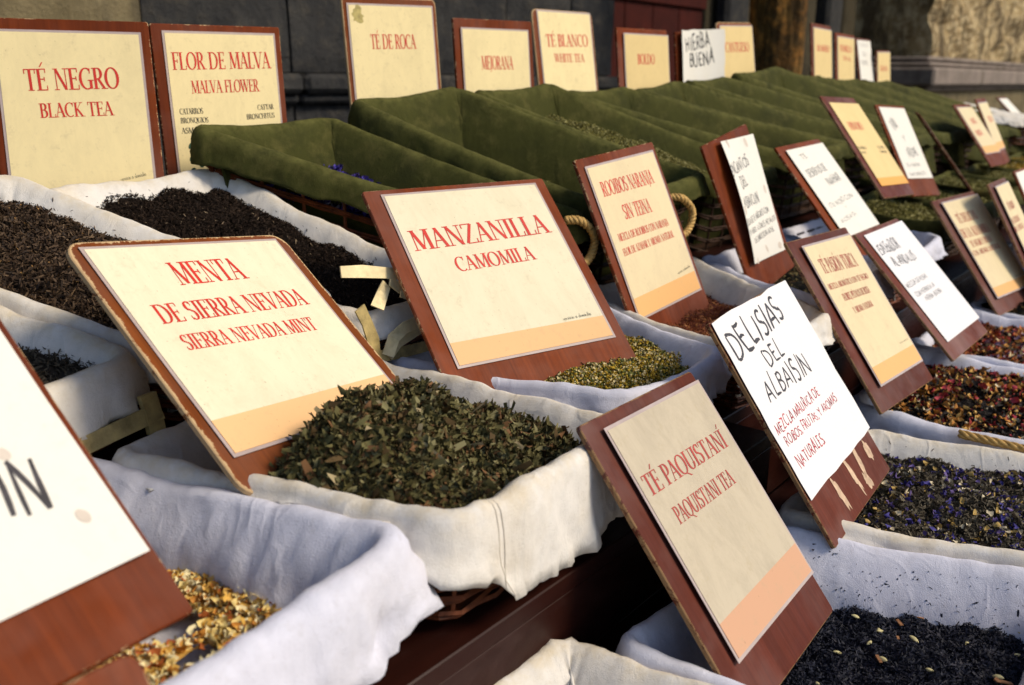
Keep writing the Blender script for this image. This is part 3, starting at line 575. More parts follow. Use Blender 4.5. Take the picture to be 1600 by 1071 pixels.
def quad_mesh(name, V, F, tone, mat, parent=None):
    me = bpy.data.meshes.new(name); me.vertices.add(len(V)); me.vertices.foreach_set('co', V.astype(np.float32).ravel())
    me.loops.add(F.size); me.loops.foreach_set('vertex_index', F.astype(np.int32).ravel())
    me.polygons.add(len(F)); me.polygons.foreach_set('loop_start', np.arange(0, F.size, 4, dtype=np.int32))
    me.update(calc_edges=True); at = me.attributes.new('tone', 'FLOAT', 'FACE'); at.data.foreach_set('value', tone.astype(np.float32)); me.materials.append(mat)
    o = bpy.data.objects.new(name, me); C.objects.link(o)
    if parent: o.parent = parent
    return o
def make_heap(key, name, label, cat, mat, level, bumps, specs, base_tone=.0, rough=.0065, area=(0, 1, 0, 1), crumbs=0, crumb_sides=(0.5, 1.5), crumb_spec=None, holes=()):
    """level: surface height under the rim;  bumps: (u, v, su, sv, h)"""
    root, cor, depth, loc, ps, ns, side = BASKETS[key]; sd_ = sum(map(ord, key))
    ctr = sum((Vector(c) for c in cor), Vector()) / 4; org = root.matrix_world.translation.copy()
    u0, u1, v0, v1 = area; wu = (Vector(cor[1]) - Vector(cor[0])).length; wvv = (Vector(cor[3]) - Vector(cor[0])).length
    du, dv = .010 / wu, .010 / wvv; NU, NV = 46, 46
    G = np.zeros((NV, NU, 3))
    def surf(u, v):
        p = bil(cor, u, v); z = level
        for (bu, bv, su, sv, h) in bumps: z += h * math.exp(-((u - bu) / su) ** 2 - ((v - bv) / sv) ** 2)
        z += rough * 2.3 * noise.noise(Vector((p.x * 18, p.y * 18, sd_))) + rough * noise.noise(Vector((p.x * 60, p.y * 60, sd_)))
        e = min((u - 0) * wu, (1 - u) * wu, v * wvv, (1 - v) * wvv)
        lim = -.002 - max(0, .016 - e) * .5
        if e < .05: z = min(z, lim + max(0, e - .010) * 1.7)
        z = max(z, -depth + .003); x_ = max(0, min(1, (-z) / depth)) * .038 * depth / .1    # keep inside the sloping cloth
        q = Vector(loc(p + Vector((0, 0, z)))); return q, z
    zs = np.zeros((NV, NU))
    for j in range(NV):
        for i in range(NU):
            u, v = du + (1 - 2 * du) * i / (NU - 1), dv + (1 - 2 * dv) * j / (NV - 1); q, z = surf(u, v); f_ = max(0., min(1., -z / depth)); ins = np.interp(f_, FR_, DR_) * min(depth / .10, 1.1)
            if ins > .012: k_ = max(0, ins - .010); u = .5 + (u - .5) * (1 - 2 * k_ / wu); v = .5 + (v - .5) * (1 - 2 * k_ / wvv); p_ = bil(cor, u, v); q = Vector(loc(p_ + Vector((0, 0, z))))
            G[j, i] = q; zs[j, i] = z
    # normals of the heap
    gx = np.gradient(G, axis=1); gy = np.gradient(G, axis=0); nr = np.cross(gx, gy); nr /= np.linalg.norm(nr, axis=2, keepdims=True)
    nr *= np.sign(nr[..., 2:3]) + (nr[..., 2:3] == 0)
    # sample where the cloth does not cover the heap
    ctr2 = G.reshape(-1, 3).mean(0)
    def posfun(n, cl=False):
        P_, N_ = [], []; need = n
        while need > 0:
            a = rng.uniform(u0, u1, need * 2) * (NU - 1.001); b = rng.uniform(v0, v1, need * 2) * (NV - 1.001); i = a.astype(int); j = b.astype(int); fa = (a - i)[:, None]; fb = (b - j)[:, None]
            p = (G[j, i] * (1 - fa) + G[j, i + 1] * fa) * (1 - fb) + (G[j + 1, i] * (1 - fa) + G[j + 1, i + 1] * fa) * fb
            ok = np.ones(len(p), bool)
            if cl: ok &= np.array([noise.noise(Vector(q * 26)) + .5 * noise.noise(Vector(q * 70)) > rng.uniform(-.45, .30) for q in p])
            for (hu, hv, hr, hs) in holes: ok &= (((a / NU - hu) / hr) ** 2 + ((b / NV - hv) / hs) ** 2) > rng.uniform(.8, 1.1, len(p))
            P_.append(p[ok][:need]); N_.append(nr[j, i][ok][:need]); need -= len(P_[-1])
        return np.concatenate(P_)[:n], np.concatenate(N_)[:n]
    V, F, T = flakes(specs, posfun); parts = [(V, F, T)]
    if crumbs:                                                      # stray bits sticking to the cloth
        idx = [i for i in range(len(ps)) if side[i] in crumb_sides]
        def cpos(n):
            P_, N_ = [], []
            for _ in range(n):
                i = random.choice(idx); LV, rw, NN = LINER[key]; kf = 6.8 - random.random() ** .6 * 4.6; k0 = int(kf); fr = kf - k0
                p = Vector(LV[i * rw + k0]).lerp(Vector(LV[i * rw + k0 + 1]), fr); q = Vector(LV[((i + 1) % NN) * rw + k0]).lerp(Vector(LV[((i + 1) % NN) * rw + k0 + 1]), fr)
                o = ns[i]; nv = Vector((-o.x, o.y, .45)).normalized(); P_.append(tuple(p.lerp(q, random.random()) + nv * .0008)); N_.append(tuple(nv))
            return np.array(P_), np.array(N_)
        V2, F2, T2 = flakes(crumb_spec or [(specs[0][0], crumbs, .003, .008, 0, 1, .001, .3)], cpos); parts.append((V2, F2 + len(V), T2))
    nb_ = sum(len(p[0]) for p in parts); gi = np.arange(NU * NV).reshape(NV, NU); gf = np.stack([gi[:-1, :-1], gi[:-1, 1:], gi[1:, 1:], gi[1:, :-1]], -1).reshape(-1, 4)
    if holes:
        fu = (np.arange(NU - 1) / NU)[None].repeat(NV - 1, 0).ravel(); fv = (np.arange(NV - 1) / NV)[:, None].repeat(NU - 1, 1).ravel(); keep = np.ones(len(gf), bool)
        for (hu, hv, hr, hs) in holes: keep &= ((fu - hu) / hr) ** 2 + ((fv - hv) / hs) ** 2 > 1
        gf = gf[keep]
    parts.append((G.reshape(-1, 3) - np.array([0, 0, .002]), gf + nb_, np.full(len(gf), base_tone)))
    o = quad_mesh(name, np.concatenate([p[0] for p in parts]), np.concatenate([p[1] for p in parts]), np.concatenate([p[2] for p in parts]), mat)
    o.matrix_world = root.matrix_world.copy() if False else root_matrix(root)
    tag(o, label, cat, None, 'stuff'); return o, surf
def root_matrix(root):
    mm = ROWROT.to_4x4(); mm.translation = root.location; return mm
SIGN['SM'] = ((-.1993, .2969, -.4334), (53, 42, 0), .17, .25, (-.12, .12, .16, -.20))
SIGN['EDGE'] = ((1.50779198, 3.30643103, -0.24406408), (70.0, 38, 0), .21, .29, (-.12, .12, .17, -.2))
SIGN['FB3'] = ((3.199, 6.079, -.209), (50, 46, 0), .20, .28, (-.12, .10, .155, -.2))
SIGN['FC2'] = (SIGN['FC2'][0], SIGN['FC2'][1], .21, .302, (-.112, .112, .158, -.2))

for k_, s_ in (('DES', .94), ('YEL', .93), ('WHI', .93), ('ENC', .96), ('PAS', .965), ('ALH', .95), ('ALH2', .95), ('ESP', .98), ('FB1', .85), ('FB2', .85)):
    c_, a_, w_, h_, b_ = SIGN[k_]; SIGN[k_] = (tuple(x * s_ for x in c_), a_, w_ * s_, h_ * s_, tuple(x * s_ for x in b_))
    TEXT[k_] = [(t[0], *[x * s_ for x in t[1:6]], t[6]) for t in TEXT.get(k_, [])]
c_, a_, w_, h_, b_ = SIGN['MENTA']; SIGN['MENTA'] = (c_, a_, w_, h_, (b_[0], b_[1], b_[2], -.184))
TEXT['HIER'] = [('HIERBA', -.088, .090, .045, .112, .045, 'H'), ('BUENA', -.067, .046, .064, .056, .045, 'H')]
TEXT['ZIN'] = [('IN', .033, -.085, .068, -.088, .050, 'H')]
TEXT['PAQ'] = [('TÉ PAQUISTANÍ', -.110, .050, .0985, .047, .0235, 'P'), ('PAQUISTANI TEA', -.0870, .0086, .0659, .0067, .0195, 'P')]
# ------------------------------------------------------------------ ground and stone wall
def rowroot(name, a, b, z): return empty(name, wp(a, b, z), ROWROT)
def sbox(root, a0, o0, name, a, b, z, mat, r=.003):
    """box given in row coordinates, as a part of root (which stands at a0,o0 on the ground)"""
    return boxo(name, (a[0] - a0, a[1] - a0, -(b[1] - o0), -(b[0] - o0), z[0] + EYE, z[1] + EYE), mat, root, r)
M['ground'] = m_simple('paving', (.10, .085, .07), .9, .2, .35, 3, .3, 20)
gm = mesh('ground', [(-120, -120, 0), (120, -120, 0), (120, 120, 0), (-120, 120, 0)], [[0, 1, 2, 3]], M['ground']); tag(gm, kind='structure', label='dark paved ground under the stall')
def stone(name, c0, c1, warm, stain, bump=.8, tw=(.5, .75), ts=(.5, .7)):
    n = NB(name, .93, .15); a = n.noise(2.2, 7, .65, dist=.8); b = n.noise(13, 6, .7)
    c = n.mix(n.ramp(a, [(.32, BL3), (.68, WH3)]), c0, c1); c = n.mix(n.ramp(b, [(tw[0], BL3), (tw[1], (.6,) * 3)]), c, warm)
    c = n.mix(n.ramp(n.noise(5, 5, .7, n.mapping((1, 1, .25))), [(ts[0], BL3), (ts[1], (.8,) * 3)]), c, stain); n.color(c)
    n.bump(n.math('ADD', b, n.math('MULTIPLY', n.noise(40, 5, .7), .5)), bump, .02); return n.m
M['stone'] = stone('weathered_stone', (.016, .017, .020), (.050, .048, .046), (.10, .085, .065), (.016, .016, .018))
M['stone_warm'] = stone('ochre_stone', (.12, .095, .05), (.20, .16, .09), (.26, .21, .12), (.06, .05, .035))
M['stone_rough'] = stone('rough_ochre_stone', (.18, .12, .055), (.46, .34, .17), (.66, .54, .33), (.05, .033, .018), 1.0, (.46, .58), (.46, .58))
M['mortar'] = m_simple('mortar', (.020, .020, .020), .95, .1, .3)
M['plinth'] = stone('grey_plinth_stone', (.16, .13, .11), (.27, .22, .19), (.32, .27, .22), (.09, .07, .05), .5)
A0, B0 = 3.0, -3.1
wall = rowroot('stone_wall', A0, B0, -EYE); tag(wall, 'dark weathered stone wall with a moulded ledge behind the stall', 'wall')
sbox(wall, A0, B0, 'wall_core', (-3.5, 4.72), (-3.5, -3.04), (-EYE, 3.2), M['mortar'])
rw_ = random.Random(2)
edges = [-3.2, -2.55, -1.9, -1.2, -.6, -.05, .55, 1.15, 1.80, 2.42, 3.1, 3.75, 4.30, 4.72]
def block(a, b, z, mat, root=wall, name='stone_block', amp=.012, sub=7):
    """a dressed block with a slightly uneven face"""
    V = []; F = []; n = sub
    for j in range(n + 1):
        for i in range(n + 1):
            x = a[0] + (a[1] - a[0]) * i / n; zz = z[0] + (z[1] - z[0]) * j / n; rim = i in (0, n) or j in (0, n)
            y = b[1] - (.012 if rim else 0) + amp * noise.noise(Vector((x * 5, zz * 5, 3)))
            V.append((x - A0, -(y - B0), zz + EYE))
    nn = len(V); V += [(x, -(b[0] - B0), z_) for x, y, z_ in V]
    for j in range(n):
        for i in range(n): k = j * (n + 1) + i; F.append([k, k + 1, k + n + 2, k + n + 1])
    rim = list(range(n + 1)) + [n + j * (n + 1) for j in range(1, n + 1)] + [n * (n + 1) + n - i for i in range(1, n + 1)] + [(n - j) * (n + 1) for j in range(1, n)]
    for i in range(len(rim)): p, q = rim[i], rim[(i + 1) % len(rim)]; F.append([q, p, p + nn, q + nn])
    return fix_normals(mesh(name, V, F, mat, root))
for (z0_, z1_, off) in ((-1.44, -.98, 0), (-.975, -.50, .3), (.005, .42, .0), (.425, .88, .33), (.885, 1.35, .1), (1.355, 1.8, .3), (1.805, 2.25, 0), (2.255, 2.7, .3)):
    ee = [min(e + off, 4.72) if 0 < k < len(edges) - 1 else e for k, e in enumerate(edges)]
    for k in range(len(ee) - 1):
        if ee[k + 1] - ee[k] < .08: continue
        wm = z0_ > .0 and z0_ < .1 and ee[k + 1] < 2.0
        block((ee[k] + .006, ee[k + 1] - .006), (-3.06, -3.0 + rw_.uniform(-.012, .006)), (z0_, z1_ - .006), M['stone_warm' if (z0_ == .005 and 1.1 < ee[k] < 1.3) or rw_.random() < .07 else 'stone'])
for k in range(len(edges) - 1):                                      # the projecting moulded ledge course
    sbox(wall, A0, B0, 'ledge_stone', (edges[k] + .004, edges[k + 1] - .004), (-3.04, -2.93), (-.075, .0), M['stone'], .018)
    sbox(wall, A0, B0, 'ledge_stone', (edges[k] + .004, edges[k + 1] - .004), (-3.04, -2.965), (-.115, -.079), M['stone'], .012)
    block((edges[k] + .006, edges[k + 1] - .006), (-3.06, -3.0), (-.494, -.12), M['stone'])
M['door'] = m_simple('oxblood_door_paint', (.042, .0055, .003), .8, .12, .3, 8, .2, 30)
door = rowroot('wooden_door', 5.45, -3.2, -EYE); tag(door, 'dark oxblood red door behind the stall, left of the tree', 'door')
for k in range(4): sbox(door, 5.45, -3.2, 'door_plank', (4.80 + .34 * k, 4.80 + .34 * k + .335), (-3.24, -3.2), (-1.35, 1.5), M['door'], .006)
sbox(door, 5.45, -3.2, 'door_rail', (4.8, 6.16), (-3.2, -3.175), (.45, .6), M['door'], .006)
pil = rowroot('stone_pilaster', 7.4, -3.1, -EYE); tag(pil, 'grey brown ribbed pilasters between the tree and the dark doorway', 'pilaster')
M['dim'] = stone('brown_grey_stone', (.035, .028, .016), (.062, .05, .03), (.09, .075, .045), (.02, .016, .01))
sbox(pil, 7.4, -3.1, 'wall_slab', (6.2, 9.0), (-3.5, -3.2), (-1.45, 2.7), M['dim'], .01)
for k, (a, w_, p) in enumerate(((6.3, .35, -3.08), (6.95, .35, -3.1), (7.55, .30, -3.05), (8.05, .32, -3.02), (8.6, .35, -3.1))):
    sbox(pil, 7.4, -3.1, 'shaft', (a, a + w_), (-3.2, p), (-1.2, 2.6), M['stone' if k in (0, 3) else 'dim'], .03)
dk = rowroot('dark_passage', 10, -3.6, -EYE); tag(dk, 'unlit black passage between the pilasters and the rough pier', 'passage')
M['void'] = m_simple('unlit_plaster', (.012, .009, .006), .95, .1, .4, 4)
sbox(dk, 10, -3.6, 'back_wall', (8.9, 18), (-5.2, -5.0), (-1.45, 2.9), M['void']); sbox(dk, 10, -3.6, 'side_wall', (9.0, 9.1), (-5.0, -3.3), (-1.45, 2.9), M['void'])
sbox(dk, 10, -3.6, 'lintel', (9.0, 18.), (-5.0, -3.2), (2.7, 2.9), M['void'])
pier = rowroot('stone_pier', 12, -2.6, -EYE); tag(pier, 'rough ochre stone pier on a grey moulded plinth at far right', 'pier')
A0s, B0s = A0, B0
def pblock(*a, **k):
    global A0, B0
    A0, B0 = 12, -2.6; o = block(*a, root=pier, **k); A0, B0 = A0s, B0s; return o
pblock((9.30, 18.5), (-3.3, -2.55), (.20, 2.9), M['stone_rough'], amp=.11, sub=44, name='rough_shaft')
for (a_, p_, z0_, z1_) in ((9.10, -2.46, .155, .205), (9.02, -2.42, .11, .152), (8.86, -2.34, -.055, .107), (8.95, -2.40, -.10, -.058)):
    sbox(pier, 12, -2.6, 'moulding', (a_, 18.5), (-3.3, p_), (z0_, z1_), M['plinth'], .022)
pblock((9.05, 18.5), (-3.3, -2.45), (-1.44, -.103), M['stone_warm'], amp=.02, sub=16, name='pier_base')
shade_eave = rowroot('added_shade_eave', 6, -2.6, 2.9); tag(shade_eave, 'deep timber canopy added out of view to shade the stone wall', 'added_shade')  # unseen overhang, added only to keep the sun off the wall
M['shade_eave'] = m_simple('old_timber', (.06, .04, .025), .8, .2, .3)
boxo('soffit', (-10, 13, -.9, .95, 0, .08), M['shade_eave'], shade_eave); boxo('fascia', (-10, 13, -.98, -.902, -.12, .12), M['shade_eave'], shade_eave)

# the tree between door and pilasters
M['bark'] = stone('bark', (.085, .048, .013), (.22, .12, .032), (.70, .30, .055), (.025, .016, .008), 1.0, (.47, .58), (.40, .54))
tree = rowroot('tree', 5.06, -2.2, -EYE); tag(tree, 'thick rough barked tree trunk behind the green baskets', 'tree')
V = []; F = []; NA, NZ = 64, 90
for j in range(NZ + 1):
    z = 4.2 * j / NZ; rad = .150 * (1 + .25 * math.exp(-z / .35)) * (1 - .05 * z)
    for i in range(NA):
        a = 2 * math.pi * i / NA; x, y = math.cos(a), math.sin(a)
        r_ = rad * (1 + .05 * noise.noise(Vector((x * 1.5, y * 1.5, z * .8)))) + .026 * abs(noise.noise(Vector((x * 5, y * 6, z * 2.2)))) + .008 * noise.noise(Vector((x * 14, y * 16, z * 7)))
        V.append((x * r_ + .05 * math.sin(z), y * r_, z))
for j in range(NZ):
    for i in range(NA): F.append([j * NA + i, j * NA + (i + 1) % NA, (j + 1) * NA + (i + 1) % NA, (j + 1) * NA + i])
mesh('trunk', V, F, M['bark'], tree, True)
lv = [((-.08, .05, 3.9), (-1.3, .5, 5.3)), ((.06, 0, 3.9), (1.2, -.5, 5.6)), ((0, 0, 4.0), (.1, .6, 6.0))]
V, F = [], []
for p, q in lv: tube([Vector(p).lerp(Vector(q), t / 5) for t in range(6)], [.10 * (1 - .12 * t) for t in range(6)], 8, V, F)
mesh('limb', V, F, M['bark'], tree)
M['leafg'] = m_flake('tree_leaf', [(0, (.03, .055, .015)), (.4, (.05, .085, .02)), (.75, (.08, .11, .03))])
def crown(n):
    c = np.array([(-1.4, .5, 5.5), (1.3, -.5, 5.8), (.1, .6, 6.3), (0, -.2, 5.2)])[rng.integers(0, 4, n)]
    d = rng.normal(0, 1, (n, 3)); d /= np.linalg.norm(d, axis=1, keepdims=True); return c + d * (rng.uniform(.3, 1, (n, 1)) ** .5) * np.array([1.1, 1.1, .8]), d
Vc, Fc, Tc = flakes([('leaf', 4200, .09, .16, 0, 1, .05, .8)], crown); quad_mesh('crown', Vc, Fc, Tc, M['leafg'], tree)

# ------------------------------------------------------------------ the stepped display stand
SA, SB = 2.5, -.9
stand = rowroot('display_stand', SA, SB, -EYE); tag(stand, 'long stepped display stand of dark stained planks', 'market stall')
def plank(name, a, b, z, r=.003): return sbox(stand, SA, SB, name, a, b, z, M['plank'], r)
aL, aR = -.25, 8.2
cuts = [-.25, 1.24, 3.3, 5.1, 6.9, 8.2]
for k in range(len(cuts) - 1):
    a = (cuts[k] + .002, cuts[k + 1] - .002)
    for q in range(4):                                               # sloping top shelf
        b0 = -1.56 + .158 * q; z = -.31 - .030 * q; plank('shelf_board', a, (b0, b0 + .154), (z - .02, z))
    plank('riser_board', a, (-.925, -.907), (-.505, -.425)) 
    fb = -.484 if k == 0 else -.565; wd = (fb + .905) / 3
    for q in range(3): plank('shelf_board', a, (-.905 + wd * q, -.905 + wd * (q + 1) - .003), (-.522, -.500), .0015)
    plank('riser_board', a, (fb - .022, fb - .004), (-.612, -.5225), .0006); plank('riser_board', a, (fb - .022, fb - .005), (-.7025, -.6135), .0006)
    w4 = (.064 - fb) / 4
    for q in range(4): plank('shelf_board', a, (fb - .004 + w4 * q, fb - .004 + w4 * (q + 1) - .003), (-.724, -.7045), .0006)
    plank('apron_board', a, (.045, .063), (-1.08, -.727)); plank('apron_board', a, (.045, .062), (-1.44, -1.083))
plank('back_board', (aL, aR), (-1.59, -1.565), (-1.44, -.32)); 
for aa in (aL, aR): plank('side_board', (aa - .02, aa - .002), (-1.56, .04), (-1.44, -.73)); plank('side_board', (aa - .02, aa - .002), (-1.56, -.49), (-.727, -.53)); plank('side_board', (aa - .02, aa - .002), (-1.56, -.93), (-.527, -.44))
# ledge that props the signs of the back row
plank('back_rail', (aL, aR), (-1.555, -1.535), (-.30, -.20))

# ------------------------------------------------------------------ baskets: top row (A), middle row (B), front row (C)
GA, GB, GC = 'baskets on the top step', 'baskets on the middle step', 'baskets on the front step'
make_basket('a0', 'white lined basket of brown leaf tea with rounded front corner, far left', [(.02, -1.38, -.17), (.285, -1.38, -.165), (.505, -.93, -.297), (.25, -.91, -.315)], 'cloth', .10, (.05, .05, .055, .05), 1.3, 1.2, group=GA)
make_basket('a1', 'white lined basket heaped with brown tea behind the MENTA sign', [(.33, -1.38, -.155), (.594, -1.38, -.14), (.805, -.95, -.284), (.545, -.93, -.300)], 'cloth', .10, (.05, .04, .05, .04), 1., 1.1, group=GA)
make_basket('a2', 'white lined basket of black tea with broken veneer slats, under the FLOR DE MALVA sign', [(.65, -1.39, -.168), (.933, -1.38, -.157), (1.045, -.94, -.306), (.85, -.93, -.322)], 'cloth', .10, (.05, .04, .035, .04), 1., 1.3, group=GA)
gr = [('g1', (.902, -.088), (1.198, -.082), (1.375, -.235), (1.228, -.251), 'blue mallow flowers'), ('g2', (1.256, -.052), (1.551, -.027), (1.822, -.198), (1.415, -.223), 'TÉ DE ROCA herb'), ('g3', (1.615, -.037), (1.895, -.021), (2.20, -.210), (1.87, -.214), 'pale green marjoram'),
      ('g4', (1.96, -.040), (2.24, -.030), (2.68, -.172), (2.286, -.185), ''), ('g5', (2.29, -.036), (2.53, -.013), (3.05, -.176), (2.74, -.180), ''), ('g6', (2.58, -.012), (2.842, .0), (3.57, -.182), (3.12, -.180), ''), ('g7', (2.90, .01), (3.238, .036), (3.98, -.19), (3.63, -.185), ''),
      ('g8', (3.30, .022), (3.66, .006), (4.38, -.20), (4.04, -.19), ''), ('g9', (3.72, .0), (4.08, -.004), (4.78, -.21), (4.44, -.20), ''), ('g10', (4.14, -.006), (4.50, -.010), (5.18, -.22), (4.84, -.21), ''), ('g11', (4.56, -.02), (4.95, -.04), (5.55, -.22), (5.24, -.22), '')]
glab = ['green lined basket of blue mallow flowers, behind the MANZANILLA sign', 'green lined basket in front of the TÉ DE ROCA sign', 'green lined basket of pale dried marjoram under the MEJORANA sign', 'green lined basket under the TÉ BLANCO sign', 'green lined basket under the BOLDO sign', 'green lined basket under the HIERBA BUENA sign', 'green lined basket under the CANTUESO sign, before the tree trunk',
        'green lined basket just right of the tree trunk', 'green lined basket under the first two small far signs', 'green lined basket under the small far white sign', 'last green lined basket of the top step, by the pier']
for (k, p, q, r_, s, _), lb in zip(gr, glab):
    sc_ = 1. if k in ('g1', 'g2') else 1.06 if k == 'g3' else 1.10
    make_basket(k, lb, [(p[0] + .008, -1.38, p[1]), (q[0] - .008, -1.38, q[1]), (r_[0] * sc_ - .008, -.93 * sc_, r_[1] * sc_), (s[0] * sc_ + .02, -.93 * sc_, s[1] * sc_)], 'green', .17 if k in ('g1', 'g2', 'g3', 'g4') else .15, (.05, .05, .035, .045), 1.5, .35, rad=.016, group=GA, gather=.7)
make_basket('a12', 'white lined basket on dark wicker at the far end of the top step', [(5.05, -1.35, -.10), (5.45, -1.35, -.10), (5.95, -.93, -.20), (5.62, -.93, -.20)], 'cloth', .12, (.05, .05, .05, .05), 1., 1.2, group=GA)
make_basket('b0', 'white lined basket of golden petals in the lower left corner', [(.12, -.90, -.405), (.412, -.90, -.385), (.498, -.512, -.374), (.20, -.485, -.380)], 'cloth_shade', .095, (.05, .04, .075, .04), 1.6, 1.9, rad=.035, group=GB)
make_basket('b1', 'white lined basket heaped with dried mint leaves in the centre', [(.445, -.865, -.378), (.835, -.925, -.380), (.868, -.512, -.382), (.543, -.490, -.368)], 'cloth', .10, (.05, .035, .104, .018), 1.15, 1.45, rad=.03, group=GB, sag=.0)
make_basket('b2', 'white lined basket of yellow camomile flowers under the MANZANILLA sign', [(.885, -.92, -.385), (1.34, -.90, -.378), (1.205, -.565, -.386), (.955, -.575, -.386)], 'cloth_shade', .10, (.04, .04, .06, .03), 1.1, 1.2, group=GB)
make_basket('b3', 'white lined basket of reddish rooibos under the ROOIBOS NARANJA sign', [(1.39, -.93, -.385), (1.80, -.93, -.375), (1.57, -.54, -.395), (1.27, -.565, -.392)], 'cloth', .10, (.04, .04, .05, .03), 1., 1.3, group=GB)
make_basket('b4', 'white lined basket between the ENCANTOS sign and the TÉ PASIÓN TURCA sign', [(1.86, -.93, -.39), (2.25, -.93, -.385), (2.02, -.59, -.385), (1.66, -.57, -.39)], 'cloth_shade', .10, (.04, .04, .05, .03), 1., 1.3, group=GB)
make_basket('b5', 'white lined basket behind the AL-ANDALUS sign, last white one of its step', [(2.32, -.95, -.385), (2.72, -.95, -.38), (2.50, -.60, -.385), (2.10, -.59, -.385)], 'cloth_shade', .10, (.04, .04, .05, .03), 1., 1.2, group=GB)
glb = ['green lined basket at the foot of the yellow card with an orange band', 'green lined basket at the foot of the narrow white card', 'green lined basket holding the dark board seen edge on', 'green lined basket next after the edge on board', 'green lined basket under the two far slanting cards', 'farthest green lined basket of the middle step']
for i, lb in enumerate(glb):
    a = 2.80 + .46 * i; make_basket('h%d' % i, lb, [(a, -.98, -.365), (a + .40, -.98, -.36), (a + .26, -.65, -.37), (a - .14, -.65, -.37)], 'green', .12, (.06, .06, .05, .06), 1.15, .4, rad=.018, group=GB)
make_basket('c0', 'white lined basket at the near left end of the front step', [(-.22, -.44, -.57), (.20, -.45, -.57), (.22, -.08, -.57), (-.2, -.08, -.57)], 'cloth_shade', .10, body=False, group=GC)
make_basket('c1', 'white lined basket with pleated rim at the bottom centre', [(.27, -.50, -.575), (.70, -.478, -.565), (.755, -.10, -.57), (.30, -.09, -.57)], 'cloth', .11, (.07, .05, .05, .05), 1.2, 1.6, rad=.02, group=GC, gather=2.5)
make_basket('c2', 'white lined basket of black tea with cardamom pods under the TÉ PAQUISTANÍ sign', [(.735, -.425, -.565), (1.085, -.405, -.568), (1.205, -.07, -.572), (.80, -.06, -.575)], 'cloth_shade', .11, (.06, .04, .05, .04), 1., .9, rad=.02, group=GC)
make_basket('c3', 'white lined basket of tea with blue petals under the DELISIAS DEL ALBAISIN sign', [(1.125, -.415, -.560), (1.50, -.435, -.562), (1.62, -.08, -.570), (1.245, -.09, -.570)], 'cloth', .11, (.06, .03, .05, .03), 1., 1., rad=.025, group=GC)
make_basket('c4', 'white lined basket of tea with rose petals under the TÉ PASIÓN TURCA sign', [(1.62, -.490, -.560), (2.05, -.51, -.560), (2.08, -.10, -.570), (1.635, -.10, -.568)], 'cloth_shade', .11, (.06, .04, .05, .04), 1.5, 1.2, rad=.04, group=GC)
make_basket('c5', 'white lined basket of orange and red petals under the AL-ANDALUS sign', [(2.095, -.525, -.560), (2.50, -.52, -.560), (2.52, -.10, -.57), (2.13, -.10, -.57)], 'cloth_shade', .11, (.06, .04, .05, .04), 1.2, 1.6, rad=.03, group=GC)
make_basket('c6', 'white lined basket of dark speckled tea under the ALHAMBRA sign', [(2.555, -.51, -.56), (2.93, -.51, -.56), (2.96, -.10, -.57), (2.56, -.10, -.57)], 'cloth_shade', .11, (.06, .04, .05, .04), 1., 1.2, group=GC)
make_basket('c7', 'white lined basket at the right edge, beyond the ALHAMBRA sign', [(3.0, -.51, -.56), (3.40, -.51, -.56), (3.42, -.10, -.57), (3.02, -.10, -.57)], 'cloth_shade', .11, (.06, .04, .05, .04), 1., 1.2, group=GC)

# ------------------------------------------------------------------ contents
M['t_black'] = m_flake('black_tea', [(0, (.010, .006, .004)), (.45, (.020, .012, .008)), (.8, (.036, .022, .014)), (.985, (.22, .16, .1))], .8, .12)
M['t_brown'] = m_flake('brown_tea', [(0, (.020, .011, .006)), (.3, (.045, .025, .013)), (.6, (.075, .045, .024)), (.9, (.12, .075, .04)), (.985, (.30, .16, .05))], .7, .25)
M['t_grey'] = m_flake('grey_leaf_tea', [(0, (.03, .022, .014)), (.35, (.07, .055, .035)), (.7, (.11, .09, .06))], .7, .25)
M['t_mint'] = m_flake('dried_mint', [(0, (.052, .042, .014)), (.16, (.092, .078, .026)), (.40, (.125, .110, .042)), (.62, (.090, .056, .022)), (.76, (.18, .16, .075)), (.87, (.18, .090, .038)), (.93, (.34, .27, .15))], .8, .2)
M['t_camo'] = m_flake('camomile', [(0, (.30, .19, .02)), (.3, (.45, .30, .03)), (.55, (.16, .16, .04)), (.72, (.60, .50, .26)), (.92, (.10, .11, .03))], .8, .2)
M['t_gold'] = m_flake('golden_petals', [(0, (.50, .22, .04)), (.2, (.66, .40, .09)), (.42, (.72, .56, .22)), (.66, (.78, .68, .40)), (.9, (.36, .10, .025))], .7, .25)
M['t_rose'] = m_flake('rose_mix', [(0, (.014, .009, .007)), (.5, (.030, .018, .010)), (.56, (.46, .20, .04)), (.70, (.62, .38, .11)), (.82, (.26, .025, .02)), (.90, (.42, .05, .07)), (.95, (.62, .52, .34))], .7, .25)
M['t_fire'] = m_flake('orange_petal_mix', [(0, (.04, .02, .012)), (.2, (.45, .14, .04)), (.45, (.40, .06, .04)), (.62, (.55, .28, .07)), (.8, (.25, .16, .22)), (.9, (.6, .46, .25))], .7, .25)
M['t_blue'] = m_flake('blue_petal_mix', [(0, (.035, .026, .016)), (.3, (.075, .060, .038)), (.62, (.12, .10, .065)), (.78, (.055, .045, .22)), (.86, (.12, .08, .24)), (.91, (.45, .30, .09)), (.95, (.55, .47, .32))], .7, .25)
M['t_dark'] = m_flake('dark_blue_tea', [(0, (.007, .008, .016)), (.5, (.014, .016, .030)), (.85, (.030, .028, .040))], .65, .22)
M['t_pale'] = m_flake('pale_herb', [(0, (.11, .10, .022)), (.35, (.20, .18, .05)), (.7, (.32, .29, .12))], .8, .2)
M['t_mallow'] = m_flake('blue_mallow', [(0, (.03, .015, .12)), (.5, (.07, .05, .30)), (.85, (.22, .20, .28))], .8, .2)
